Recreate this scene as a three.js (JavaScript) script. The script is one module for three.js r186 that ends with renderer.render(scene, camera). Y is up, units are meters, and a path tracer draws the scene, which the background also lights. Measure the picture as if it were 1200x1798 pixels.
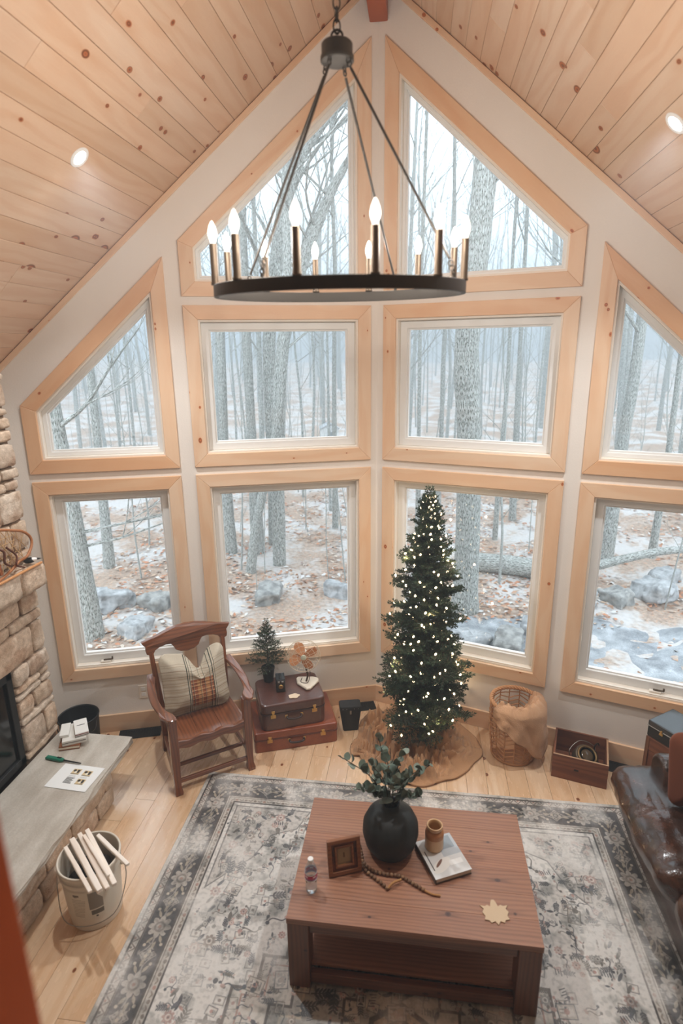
import * as THREE from 'three';
import { mergeGeometries, mergeVertices, toCreasedNormals } from 'three/addons/utils/BufferGeometryUtils.js';
import { RoundedBoxGeometry } from 'three/addons/geometries/RoundedBoxGeometry.js';
import { createNoise2D, createNoise3D } from 'simplex-noise';

// ---------------------------------------------------------------- camera, sky, exposure
const scene = new THREE.Scene();
const renderer = new THREE.WebGLRenderer();
renderer.toneMapping = THREE.LinearToneMapping;
renderer.toneMappingExposure = 1.0;
renderer.shadowMap.enabled = true;

const F_PIXELS = 1020.16, HALF_HEIGHT = 899;
const camera = new THREE.PerspectiveCamera(2 * Math.atan(HALF_HEIGHT / F_PIXELS) * 180 / Math.PI, 1200 / 1798, 0.05, 600);
{
  const pitch = 0.2706, yaw = -0.1318, roll = -0.0121;
  const fwd = new THREE.Vector3(Math.sin(yaw) * Math.cos(pitch), -Math.sin(pitch), -Math.cos(yaw) * Math.cos(pitch));
  const right = new THREE.Vector3(Math.cos(yaw), 0, Math.sin(yaw)), up = right.clone().cross(fwd);
  const r = right.clone().multiplyScalar(Math.cos(roll)).addScaledVector(up, Math.sin(roll));
  const u = right.clone().multiplyScalar(-Math.sin(roll)).addScaledVector(up, Math.cos(roll));
  camera.position.set(0.303, 2.8894, 4.3766);
  camera.setRotationFromMatrix(new THREE.Matrix4().makeBasis(r, u, fwd.negate()));
  camera.focus = 4.6; camera.userData.fStop = 1.6;
}
// an even overcast winter sky
scene.background = new THREE.Color().setRGB(0.77, 0.88, 0.96);
scene.backgroundIntensity = 4.5;
scene.fog = new THREE.FogExp2(new THREE.Color().setRGB(0.86, 0.93, 0.98), 0.018);

const LAMP_DOWN = 20, LAMP_CANDLE = 0.4; // candela of each recessed lamp and each candle bulb

// ---------------------------------------------------------------- helpers
function mulberry(a) { return () => { a |= 0; a = a + 0x6D2B79F5 | 0; let t = Math.imul(a ^ a >>> 15, 1 | a); t = t + Math.imul(t ^ t >>> 7, 61 | t) ^ t; return ((t ^ t >>> 14) >>> 0) / 4294967296; }; }
const rnd = mulberry(20231);
const rr = (a, b) => a + (b - a) * rnd();
const n2 = createNoise2D(mulberry(5)), n3 = createNoise3D(mulberry(9));
const V = (x, y, z) => new THREE.Vector3(x, y, z);
const fbm2 = (x, y, o = 4) => { let s = 0, a = 0.5; for (let i = 0; i < o; i++) { s += a * n2(x, y); x *= 2.03; y *= 2.03; a *= 0.5; } return s; };
const clamp = (x, a = 0, b = 1) => Math.min(b, Math.max(a, x));
const smooth = (a, b, x) => { const t = clamp((x - a) / (b - a)); return t * t * (3 - 2 * t); };
const used = new Map();
function numbered(name) { const k = used.get(name) ?? 0; used.set(name, k + 1); return k ? name + '_' + String(k).padStart(3, '0') : name; }

function flat(g) { const o = g.index ? g.toNonIndexed() : g; for (const k of Object.keys(o.attributes)) if (!['position', 'normal', 'uv'].includes(k)) o.deleteAttribute(k); return o; }
function merge(list) { return mergeGeometries(list.map(flat)); }
// uv in metres, projected along the main axis of each face of the piece; grain runs along the given axis
function projUV(g, grain = 'x', ou = 0, ov = 0) {
  g = g.index ? g.toNonIndexed() : g;
  const p = g.attributes.position, uv = new Float32Array(p.count * 2), A = ['x', 'y', 'z'], gi = A.indexOf(grain);
  const a = V(), b = V(), c = V(), n = V();
  for (let i = 0; i < p.count; i += 3) {
    a.fromBufferAttribute(p, i); b.fromBufferAttribute(p, i + 1); c.fromBufferAttribute(p, i + 2);
    n.copy(b).sub(a).cross(c.clone().sub(a));
    const m = [Math.abs(n.x), Math.abs(n.y), Math.abs(n.z)], k = m.indexOf(Math.max(...m));
    const rest = [0, 1, 2].filter((j) => j !== k), ui = rest.includes(gi) ? gi : rest[0], vi = rest.find((j) => j !== ui);
    for (let j = 0; j < 3; j++) { uv[(i + j) * 2] = p.getComponent(i + j, ui) + ou; uv[(i + j) * 2 + 1] = p.getComponent(i + j, vi) + ov; }
  }
  g.setAttribute('uv', new THREE.BufferAttribute(uv, 2));
  return g;
}
function mesh(name, geo, mat, parent = scene) { const m = new THREE.Mesh(geo, mat); m.name = parent === scene ? numbered(name) : name; m.castShadow = m.receiveShadow = true; parent.add(m); return m; }
function tag(o, label, category, group, kind) { o.userData.label = label; o.userData.category = category; if (group) o.userData.group = group; if (kind) o.userData.kind = kind; return o; }
function thing(name, label, category, pos = [0, 0, 0], turn = 0, group) { const o = new THREE.Group(); o.name = numbered(name); scene.add(o); o.position.set(...pos); o.rotation.y = turn; return tag(o, label, category, group); }
function struct(name, label, category) { const o = new THREE.Group(); o.name = name; scene.add(o); return tag(o, label, category, undefined, 'structure'); }
const box = (w, h, d, x = 0, y = 0, z = 0) => new THREE.BoxGeometry(w, h, d).translate(x, y, z);
const rbox = (w, h, d, r = 0.006, x = 0, y = 0, z = 0, s = 2) => new RoundedBoxGeometry(w, h, d, s, Math.min(r, w / 2.01, h / 2.01, d / 2.01)).translate(x, y, z);
const cyl = (r0, r1, h, n = 20, x = 0, y = 0, z = 0) => new THREE.CylinderGeometry(r1, r0, h, n).translate(x, y + h / 2, z);
const lathe = (pts, n = 32) => new THREE.LatheGeometry(pts.map(([r, y]) => new THREE.Vector2(r, y)), n);
const tube = (pts, r, n = 16, k = 8, closed = false) => new THREE.TubeGeometry(new THREE.CatmullRomCurve3(pts.map((p) => p.isVector3 ? p : V(...p)), closed), n, r, k, closed);
function rod(a, b, r0, r1 = r0, n = 8) { a = a.isVector3 ? a : V(...a); b = b.isVector3 ? b : V(...b); const d = b.clone().sub(a), L = d.length(); const g = new THREE.CylinderGeometry(r1, r0, L, n).translate(0, L / 2, 0); g.applyQuaternion(new THREE.Quaternion().setFromUnitVectors(V(0, 1, 0), d.normalize())); return g.translate(a.x, a.y, a.z); }
function beam(a, b, w, h) { a = V(...a); b = V(...b); const d = b.clone().sub(a), L = d.length(), m = new THREE.Matrix4(); const z = d.normalize(), x = V(0, 1, 0).cross(z); if (x.length() < 1e-3) x.set(1, 0, 0); x.normalize(); m.makeBasis(x, z.clone().cross(x), z); return rbox(w, h, L, 0.004).translate(0, 0, L / 2).applyMatrix4(m).translate(a.x, a.y, a.z); }
// tapered tube along points [x,y,z,r]
function taper(pts, k = 7, wob = 0, seed = 0) {
  const c = new THREE.CatmullRomCurve3(pts.map((p) => V(p[0], p[1], p[2]))), n = Math.max(3, (pts.length - 1) * 3), pos = [], uv = [], idx = [];
  let len = 0, prev = null; const T = V(), N = V(1, 0, 0.01).normalize(), B = V();
  for (let i = 0; i <= n; i++) {
    const t = i / n, P = c.getPoint(t), f = t * (pts.length - 1), j = Math.min(pts.length - 2, Math.floor(f)), r = pts[j][3] + (pts[j + 1][3] - pts[j][3]) * (f - j);
    if (prev) len += P.distanceTo(prev); prev = P;
    c.getTangent(t, T); B.copy(T).cross(N).normalize(); N.copy(B).cross(T).normalize();
    for (let m = 0; m <= k; m++) {
      const a = m / k * Math.PI * 2, q = r * (1 + (wob ? wob * n3(Math.cos(a) * 1.3 + seed, Math.sin(a) * 1.3, len * 2.2) : 0));
      pos.push(P.x + (N.x * Math.cos(a) + B.x * Math.sin(a)) * q, P.y + (N.y * Math.cos(a) + B.y * Math.sin(a)) * q, P.z + (N.z * Math.cos(a) + B.z * Math.sin(a)) * q);
      uv.push(m / k * pts[0][3] * 6.28, len);
    }
  }
  for (let i = 0; i < n; i++) for (let m = 0; m < k; m++) { const a = i * (k + 1) + m, b = a + k + 1; idx.push(a, a + 1, b, a + 1, b + 1, b); }
  const g = new THREE.BufferGeometry(); g.setAttribute('position', new THREE.Float32BufferAttribute(pos, 3)); g.setAttribute('uv', new THREE.Float32BufferAttribute(uv, 2)); g.setIndex(idx); g.computeVertexNormals(); return g;
}
// a cushion-like box: rounded, puffed, with optional noise wrinkles
function softBox(w, h, d, { n = 14, r = 0.06, puff = 0, wrinkle = 0, freq = 6, seed = 0, fn } = {}) {
  let g = new THREE.BoxGeometry(w, h, d, n, n, n); g.deleteAttribute('normal'); const uv0 = g.attributes.uv.clone();
  const p = g.attributes.position, hw = w / 2, hh = h / 2, hd = d / 2, q = V(), c = V();
  for (let i = 0; i < p.count; i++) {
    q.fromBufferAttribute(p, i);
    c.set(clamp(q.x, -hw + r, hw - r), clamp(q.y, -hh + r, hh - r), clamp(q.z, -hd + r, hd - r));
    const dv = q.clone().sub(c); if (dv.length() > 1e-9) { const m = Math.max(Math.abs(dv.x), Math.abs(dv.y), Math.abs(dv.z)); dv.normalize().multiplyScalar(m); q.copy(c).add(dv); }
    const X = q.x / hw, Y = q.y / hh, Z = q.z / hd, nn = V(X * X * X, Y * Y * Y, Z * Z * Z).normalize();
    const pf = puff * ((1 - X * X) * (1 - Z * Z) * Math.abs(Y) + (1 - Y * Y) * (1 - Z * Z) * Math.abs(X) + (1 - X * X) * (1 - Y * Y) * Math.abs(Z));
    const wr = wrinkle ? wrinkle * (n3(q.x * freq + seed, q.y * freq, q.z * freq) + 0.5 * n3(q.x * freq * 2.3, q.y * freq * 2.3 + seed, q.z * freq * 2.3)) : 0;
    q.addScaledVector(nn, pf + wr); if (fn) fn(q, X, Y, Z);
    p.setXYZ(i, q.x, q.y, q.z);
  }
  const m = mergeVertices(new THREE.BufferGeometry().setAttribute('position', p).setIndex(g.index), 1e-5); m.computeVertexNormals(); return m;
}
// cloth with thickness from a point function
function sheet(fn, nu, nv, th = 0.008) {
  const P = [], pos = [], uv = [], idx = [];
  for (let i = 0; i <= nu; i++) for (let j = 0; j <= nv; j++) P.push(fn(i / nu, j / nv));
  const at = (i, j) => P[clamp(i, 0, nu) * (nv + 1) + clamp(j, 0, nv)], N = [];
  for (let i = 0; i <= nu; i++) for (let j = 0; j <= nv; j++) N.push(at(i + 1, j).clone().sub(at(i - 1, j)).cross(at(i, j + 1).clone().sub(at(i, j - 1))).normalize());
  for (const s of [1, -1]) for (let k = 0; k < P.length; k++) { const q = P[k].clone().addScaledVector(N[k], s * th / 2); pos.push(q.x, q.y, q.z); uv.push(P[k].x, P[k].z + P[k].y); }
  const M = P.length, id = (i, j) => i * (nv + 1) + j;
  for (let i = 0; i < nu; i++) for (let j = 0; j < nv; j++) { const a = id(i, j), b = id(i + 1, j), c = id(i, j + 1), d = id(i + 1, j + 1); idx.push(a, b, c, b, d, c, M + a, M + c, M + b, M + b, M + c, M + d); }
  const edge = (a, b) => idx.push(a, b, M + a, b, M + b, M + a);
  for (let i = 0; i < nu; i++) { edge(id(i + 1, 0), id(i, 0)); edge(id(i, nv), id(i + 1, nv)); }
  for (let j = 0; j < nv; j++) { edge(id(0, j), id(0, j + 1)); edge(id(nu, j + 1), id(nu, j)); }
  const g = new THREE.BufferGeometry(); g.setAttribute('position', new THREE.Float32BufferAttribute(pos, 3)); g.setAttribute('uv', new THREE.Float32BufferAttribute(uv, 2)); g.setIndex(idx); g.computeVertexNormals(); return g;
}
function extrude(pts, depth, bevel = 0, holes = []) {
  const s = new THREE.Shape(pts.map(([x, y]) => new THREE.Vector2(x, y)));
  for (const h of holes) s.holes.push(new THREE.Path(h.map(([x, y]) => new THREE.Vector2(x, y))));
  return new THREE.ExtrudeGeometry(s, bevel ? { depth: depth - 2 * bevel, bevelEnabled: true, bevelThickness: bevel, bevelSize: bevel, bevelOffset: -bevel, bevelSegments: 1 } : { depth, bevelEnabled: false }).translate(0, 0, bevel);
}
// polygon (counter-clockwise) moved inwards
function inset(pts, d) {
  const n = pts.length, dd = Array.isArray(d) ? d : Array(n).fill(d), L = pts.map((p, i) => { const q = pts[(i + 1) % n], dx = q[0] - p[0], dy = q[1] - p[1], l = Math.hypot(dx, dy); return [p[0] - dy / l * dd[i], p[1] + dx / l * dd[i], dx / l, dy / l]; });
  return L.map((b, i) => { const a = L[(i + n - 1) % n], den = a[2] * b[3] - a[3] * b[2], t = ((b[0] - a[0]) * b[3] - (b[1] - a[1]) * b[2]) / den; return [a[0] + a[2] * t, a[1] + a[3] * t]; });
}

// ---------------------------------------------------------------- computed textures
function dataTex(w, h, fn, srgb = true) {
  const d = new Uint8Array(w * h * 4);
  for (let y = 0; y < h; y++) for (let x = 0; x < w; x++) { const c = fn(x / w, y / h), i = (y * w + x) * 4; d[i] = clamp(c[0], 0, 255); d[i + 1] = clamp(c[1], 0, 255); d[i + 2] = clamp(c[2], 0, 255); d[i + 3] = 255; }
  const t = new THREE.DataTexture(d, w, h); t.magFilter = t.minFilter = THREE.LinearFilter; t.wrapS = t.wrapT = THREE.MirroredRepeatWrapping; if (srgb) t.colorSpace = THREE.SRGBColorSpace; t.needsUpdate = true; return t;
}
const grey = (w, h, fn) => dataTex(w, h, (u, v) => { const g = 255 * fn(u, v); return [g, g, g]; }, false);
const lerp3 = (a, b, t) => [a[0] + (b[0] - a[0]) * t, a[1] + (b[1] - a[1]) * t, a[2] + (b[2] - a[2]) * t];
function woodTex({ w = 1024, h = 512, mu = 2.4, mv = 1.0, light, dark, knots = 10, knot = [108, 62, 34], seed = 1, streak = 1, lines = 22, big = 0.02 }) {
  const R = mulberry(seed), K = []; for (let i = 0; i < knots; i++) { const s = (0.35 + R() * R() * 0.9) * big; K.push([R() * mu, R() * mv, s * (1 + R() * 0.7), s, R()]); }
  const t = dataTex(w, h, (u, v) => {
    const x = u * mu, y = v * mv; let yy = y, kd = 0, ring = 0, halo = 0;
    for (const k of K) {
      const dx = (x - k[0]) / k[2], dy = (y - k[1]) / k[3]; if (Math.abs(dx) > 9 || Math.abs(dy) > 5) continue;
      const q = Math.sqrt(dx * dx + dy * dy); yy += Math.sign(dy) * k[3] * 0.8 * Math.exp(-dx * dx / 9 - dy * dy / 3);
      if (q < 1) { kd = Math.max(kd, smooth(1, 0.72, q)); ring = 0.5 + 0.5 * Math.cos(q * 9 + k[4] * 6); } halo = Math.max(halo, Math.exp(-dx * dx / 14 - dy * dy / 1.6));
    }
    const wv = n2(x * 0.5 + seed, yy * 3) * 0.9 + n2(x * 1.6, yy * 8 + seed) * 0.3;
    const band = 0.5 + 0.5 * Math.sin(yy * lines * 2.2 + wv * 6 + seed), fine = n2(x * 5 + seed * 3, yy * 170), fine2 = n2(x * 14, yy * 420 + seed);
    let f = 0.34 * streak * smooth(0.25, 1, band) + 0.2 * (0.5 + 0.5 * n2(x * 0.7 + 40, yy * 14 + seed)) * streak + 0.1 * fine * streak + 0.07 * fine2 * streak + 0.34 * halo * (knots ? 1 : 0);
    let c = lerp3(light, dark, clamp(f)); if (kd) c = lerp3(c, lerp3(knot, [knot[0] * 1.6, knot[1] * 1.55, knot[2] * 1.5], ring), kd); return c;
  });
  t.repeat.set(1 / mu, 1 / mv); return t;
}
function canvasTex(w, h, draw) { const c = document.createElement('canvas'); c.width = w; c.height = h; const x = c.getContext('2d'); draw(x, w, h); const t = new THREE.CanvasTexture(c); t.colorSpace = THREE.SRGBColorSpace; t.magFilter = THREE.LinearFilter; return t; }
const mat = (o) => new THREE.MeshPhysicalMaterial({ roughness: 0.6, ...o });
const rgb = (r, g, b) => new THREE.Color().setRGB(r / 255, g / 255, b / 255, THREE.SRGBColorSpace);

const ceilTex = woodTex({ w: 1536, h: 768, mu: 3.2, mv: 1.6, light: [238, 206, 178], dark: [220, 172, 136], knots: 44, knot: [126, 74, 42], seed: 11, lines: 26, big: 0.031, streak: 0.8 });
const trimTex = woodTex({ w: 1536, h: 768, mu: 3.2, mv: 1.6, light: [236, 206, 176], dark: [222, 174, 134], knots: 64, knot: [138, 80, 44], seed: 23, lines: 14, big: 0.014, streak: 0.75 });
const floorTex = woodTex({ w: 1536, h: 768, mu: 3.2, mv: 1.6, light: [230, 198, 164], dark: [210, 166, 124], knots: 22, knot: [96, 54, 30], seed: 37, lines: 20, big: 0.02, streak: 0.9 });
const oakTex = woodTex({ w: 768, h: 512, mu: 1.2, mv: 0.6, light: [136, 80, 48], dark: [80, 41, 24], knots: 0, seed: 51, lines: 120, streak: 1.05 });
const tableTex = woodTex({ w: 1280, h: 768, mu: 1.3, mv: 0.8, light: [164, 114, 84], dark: [86, 50, 33], knots: 12, knot: [56, 32, 24], seed: 63, lines: 150, streak: 0.72, big: 0.016 });
const crateTex = woodTex({ w: 768, h: 512, mu: 0.9, mv: 0.6, light: [136, 82, 54], dark: [88, 48, 31], knots: 3, knot: [48, 26, 18], seed: 77, lines: 40, streak: 1.2, big: 0.014 });
const board = (map, tint, o = {}) => mat({ map, color: tint, roughness: 0.55, ...o });
const tints = [[1, 1, 1], [0.95, 0.92, 0.88], [1.0, 0.95, 0.9], [0.9, 0.85, 0.79], [0.98, 0.98, 0.97]].map((c) => new THREE.Color().setRGB(...c));
const M = {};
M.ceil = tints.map((c) => board(ceilTex, c.clone().multiplyScalar(0.8), { roughness: 0.5 }));
M.trim = [tints[0], tints[2], tints[1], tints[3], new THREE.Color().setRGB(0.92, 0.76, 0.62), new THREE.Color().setRGB(0.96, 0.85, 0.74)].map((c) => board(trimTex, c, { roughness: 0.5 }));
const floorRough = grey(512, 512, (u, v) => 0.72 + 0.18 * fbm2(u * 9, v * 40) + 0.1 * fbm2(u * 3 + 9, v * 3)); floorRough.repeat.set(0.5, 0.5);
M.floor = tints.map((c) => board(floorTex, c, { roughness: 0.36, ior: 1.7, roughnessMap: floorRough, clearcoat: 1, clearcoatRoughness: 0.22 }));
M.gap = mat({ color: rgb(92, 58, 36), roughness: 0.9 });
const paintBump = grey(256, 256, (u, v) => 0.5 + 0.5 * fbm2(u * 40, v * 40)); paintBump.repeat.set(1.5, 1.5);
M.wall = mat({ color: rgb(236, 229, 220), roughness: 0.75, bumpMap: paintBump, bumpScale: 0.0006 });
M.white = mat({ color: rgb(236, 234, 230), roughness: 0.45 });
M.cream = mat({ color: rgb(238, 228, 214), roughness: 0.5 });
M.glass = mat({ color: 0xffffff, roughness: 0.02, transmission: 1, thickness: 0, ior: 1.5, specularIntensity: 0.6 });
M.black = mat({ color: rgb(22, 21, 20), roughness: 0.55 });
M.iron = mat({ color: rgb(58, 51, 44), roughness: 0.5, metalness: 0.55 });
M.bronze = mat({ color: rgb(98, 82, 66), roughness: 0.42, metalness: 0.6 });
M.brass = mat({ color: rgb(196, 158, 96), roughness: 0.32, metalness: 0.9 });
M.steel = mat({ color: rgb(170, 165, 158), roughness: 0.35, metalness: 0.9 });
M.oak = board(oakTex, 0xffffff, { roughness: 0.34, clearcoat: 0.9, clearcoatRoughness: 0.2 });
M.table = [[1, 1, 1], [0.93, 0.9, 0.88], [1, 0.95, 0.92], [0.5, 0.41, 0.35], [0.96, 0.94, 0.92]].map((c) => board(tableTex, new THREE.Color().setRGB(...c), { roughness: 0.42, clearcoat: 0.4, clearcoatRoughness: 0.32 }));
M.crate = board(crateTex, 0xffffff, { roughness: 0.7 });
M.crateEdge = mat({ color: rgb(176, 140, 108), roughness: 0.8 });
const stoneTex = dataTex(768, 768, (u, v) => { const a = fbm2(u * 5, v * 5, 5), b = fbm2(u * 22 + 7, v * 22, 4), s = n2(u * 120, v * 120); let c = lerp3([190, 168, 146], [214, 198, 180], 0.5 + a); c = lerp3(c, [162, 128, 102], smooth(0.1, 0.6, fbm2(u * 3 + 20, v * 3, 3)) * 0.6); return c.map((k) => k + b * 26 + s * 8); }); stoneTex.repeat.set(0.9, 0.9);
const stoneBump = grey(512, 512, (u, v) => 0.5 + 0.4 * fbm2(u * 14, v * 14, 5) + 0.1 * n2(u * 90, v * 90)); stoneBump.repeat.set(0.9, 0.9);
M.stone = [[1, 1, 1], [0.92, 0.87, 0.82], [1, 0.93, 0.87], [0.88, 0.86, 0.85]].map((c) => mat({ map: stoneTex, color: new THREE.Color().setRGB(...c), roughness: 0.88, bumpMap: stoneBump, bumpScale: 0.006 }));
const slabTex = dataTex(512, 512, (u, v) => { const a = fbm2(u * 3, v * 8, 4), b = n2(u * 70, v * 70); return lerp3([178, 168, 154], [202, 194, 182], 0.5 + a).map((k) => k + b * 5); }); slabTex.repeat.set(0.8, 0.8);
M.slab = mat({ map: slabTex, roughness: 0.62, bumpMap: stoneBump, bumpScale: 0.0015 });
M.mortar = mat({ color: rgb(120, 98, 78), roughness: 0.95 });
const leatherTex = dataTex(768, 768, (u, v) => { const a = fbm2(u * 4, v * 4, 4), b = fbm2(u * 30, v * 30, 3); return lerp3([34, 20, 14], [84, 50, 34], clamp(0.42 + a * 0.8 + b * 0.25)); });
const leatherBump = grey(512, 512, (u, v) => 0.5 + 0.35 * fbm2(u * 60, v * 60, 3) + 0.3 * (1 - Math.abs(n2(u * 7, v * 5))) * 0.5);
leatherTex.repeat.set(1, 1); leatherBump.repeat.set(1.3, 1.3);
M.leather = mat({ map: leatherTex, roughness: 0.26, clearcoat: 0.5, clearcoatRoughness: 0.14, bumpMap: leatherBump, bumpScale: 0.0025, specularIntensity: 1 });
const suedeBump = grey(512, 512, (u, v) => 0.5 + 0.5 * fbm2(u * 60, v * 60, 4)); suedeBump.repeat.set(2.5, 2.5);
const cloth = (c, o = {}) => mat({ color: c, roughness: 0.95, bumpMap: suedeBump, bumpScale: 0.004, sheen: 0.4, sheenColor: new THREE.Color(0.9, 0.85, 0.8), sheenRoughness: 0.6, ...o });
M.throw = cloth(rgb(194, 150, 114)); M.skirt = cloth(rgb(184, 140, 102)); M.rust = cloth(rgb(118, 66, 44)); M.pine = cloth(rgb(54, 60, 52));
const barkTex = dataTex(512, 1024, (u, v) => { const a = fbm2(u * 30, v * 22, 4), l = smooth(0.05, 0.4, fbm2(u * 16 + 30, v * 26, 4)), k = smooth(0.1, 0.4, fbm2(u * 34, v * 44 + 50, 4)); let c = lerp3([148, 147, 142], [192, 192, 188], 0.5 + a); c = lerp3(c, [200, 205, 200], l * 0.7); return lerp3(c, [70, 74, 62], k * 0.85); }); barkTex.repeat.set(1.2, 0.35);
const barkBump = grey(512, 512, (u, v) => 0.5 + 0.5 * fbm2(u * 24, v * 6, 4)); barkBump.repeat.set(1.5, 0.6);
M.bark = mat({ map: barkTex, roughness: 0.95, bumpMap: barkBump, bumpScale: 0.015 });
M.barkFar = mat({ map: barkTex, color: new THREE.Color().setRGB(0.95, 0.96, 0.97), roughness: 1 });
M.needle = [[52, 68, 46], [64, 82, 56], [42, 58, 42]].map((c) => mat({ color: rgb(...c), roughness: 0.75, side: THREE.DoubleSide }));
M.twig = mat({ color: rgb(74, 56, 42), roughness: 0.9 });

// ---------------------------------------------------------------- the room: a prow of two glazed walls under a pitched pine ceiling
const TH = 0.31, COS = Math.cos(TH), TAN = Math.tan(TH), RIDGE = 5.16, RAKE = 0.918, PITCH = Math.atan(RAKE / COS);
const HALF = 2.5, BACK = 7.0, EAVE = RIDGE - HALF * Math.tan(PITCH);

{ // floor of pine boards running towards the windows
  const g = struct('floor', 'glossy honey pine plank floor', 'floor');
  mesh('subfloor', extrude([[-HALF - 0.1, -0.85], [0, 0.05], [HALF + 0.1, -0.85], [HALF + 0.1, -BACK - 0.1], [-HALF - 0.1, -BACK - 0.1]].map(([x, y]) => [x, y]), 0.2).rotateX(-Math.PI / 2).translate(0, -0.221, 0), M.gap, g);
  const W = 0.139;
  for (let x = -HALF; x < HALF - 0.01; x += W) {
    const xm = Math.min(Math.abs(x), Math.abs(x + W)); let z = xm * TAN - 0.08; const first = z;
    while (z < BACK) {
      let L = z === first ? rr(0.7, 2.6) : rr(1.6, 3.2); if (z + L > BACK - 0.6) L = BACK - z;
      const w = Math.min(W, HALF - x);
      const geo = projUV(box(w - 0.0018, 0.02, L - 0.0018), 'z', rr(0, 9), rr(0, 9)).translate(x + w / 2, -0.01 - rr(0, 0.0006), z + L / 2);
      mesh('plank', geo, M.floor[Math.floor(rnd() * 5)], g); z += L;
    }
  }
}
for (const s of [-1, 1]) { // ceiling slopes of tongue-and-groove boards
  const g = struct(s < 0 ? 'ceiling_left' : 'ceiling_right', s < 0 ? 'knotty pine ceiling slope above the fireplace side' : 'knotty pine ceiling slope above the sofa side', 'ceiling');
  g.position.set(0, RIDGE, 0); g.rotation.z = s < 0 ? Math.PI + PITCH : -PITCH;
  const up = s < 0 ? -1 : 1, len = HALF / Math.cos(PITCH) + 0.12, W = 0.1235;
  mesh('roof_deck', box(len + 0.1, 0.12, BACK + 0.3, len / 2 - 0.02, up * 0.085, BACK / 2 - 0.05), M.gap, g);
  for (let a = 0; a < len; a += W) {
    const xm = (a + W / 2) * Math.cos(PITCH); let z = xm * TAN - 0.07; const first = z;
    while (z < BACK) {
      let L = z === first ? rr(0.5, 3.0) : rr(1.4, 3.4); if (z + L > BACK - 0.6) L = BACK - z;
      const geo = projUV(rbox(W - 0.0012, 0.018, L - 0.0012, 0.003, 0, 0, 0, 1), 'z', rr(0, 9), rr(0, 9)).translate(a + W / 2, up * (0.009 + rr(0, 0.0012)), z + L / 2);
      mesh('plank', geo, M.ceil[Math.floor(rnd() * 5)], g); z += L;
    }
  }
}
mesh('ridge_beam', projUV(rbox(0.115, 0.3, BACK + 0.02, 0.005), 'z', 1.1, 0.4).translate(0, 5.04, BACK / 2 + 0.02), board(trimTex, rgb(178, 104, 68), { roughness: 0.5 }));
tag(scene.children.at(-1), 'reddish pine ridge beam ending at the peak of the window wall', 'beam', undefined, 'structure');

// window outlines in wall coordinates: distance from the prow corner, height
const U0 = 0.0513, U1 = 1.35, U2 = 1.4538, U3 = 2.4544, top = (u) => 4.856 - 0.935 * u;
const OUTLINES = {
  low: [[U0, 0.4747], [U1, 0.4747], [U1, 2.0357], [U0, 2.0357]],
  mid: [[U0, 2.0939], [U1, 2.0939], [U1, 3.1968], [U0, 3.1968]],
  peak: [[U0, 3.2522], [U1, 3.2522], [U1, top(U1)], [U0, top(U0)]],
  outlow: [[U2, 0.4747], [U3, 0.4747], [U3, 2.0357], [U2, 2.0357]],
  outmid: [[U2, 2.0939], [U3, 2.0939], [U3, top(U3)], [U2, top(U2)]],
};
const WIN_LABEL = {
  '-peak': 'triangular peak window directly behind the black chandelier', '+peak': 'triangular peak window beside the chandelier showing bare sky and one thick trunk',
  '-mid': 'middle row window just below the chandelier, with three thick mossy trunks outside', '+mid': 'middle row window above the Christmas tree', '-outmid': 'slope-topped window nearest the stone chimney',
  '+outmid': 'slope-topped window above the leather sofa side', '-low': 'lower window behind the potted fir and vintage fan', '+low': 'lower window behind the lit Christmas tree',
  '-outlow': 'lower crank window behind the wooden armchair', '+outlow': 'lower crank window above the wooden crate and black case',
};
const ccw = (pts, s) => { const q = pts.map(([u, v]) => [s * u, v]); return s > 0 ? q : q.reverse(); };
let winNumber = 0;
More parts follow.
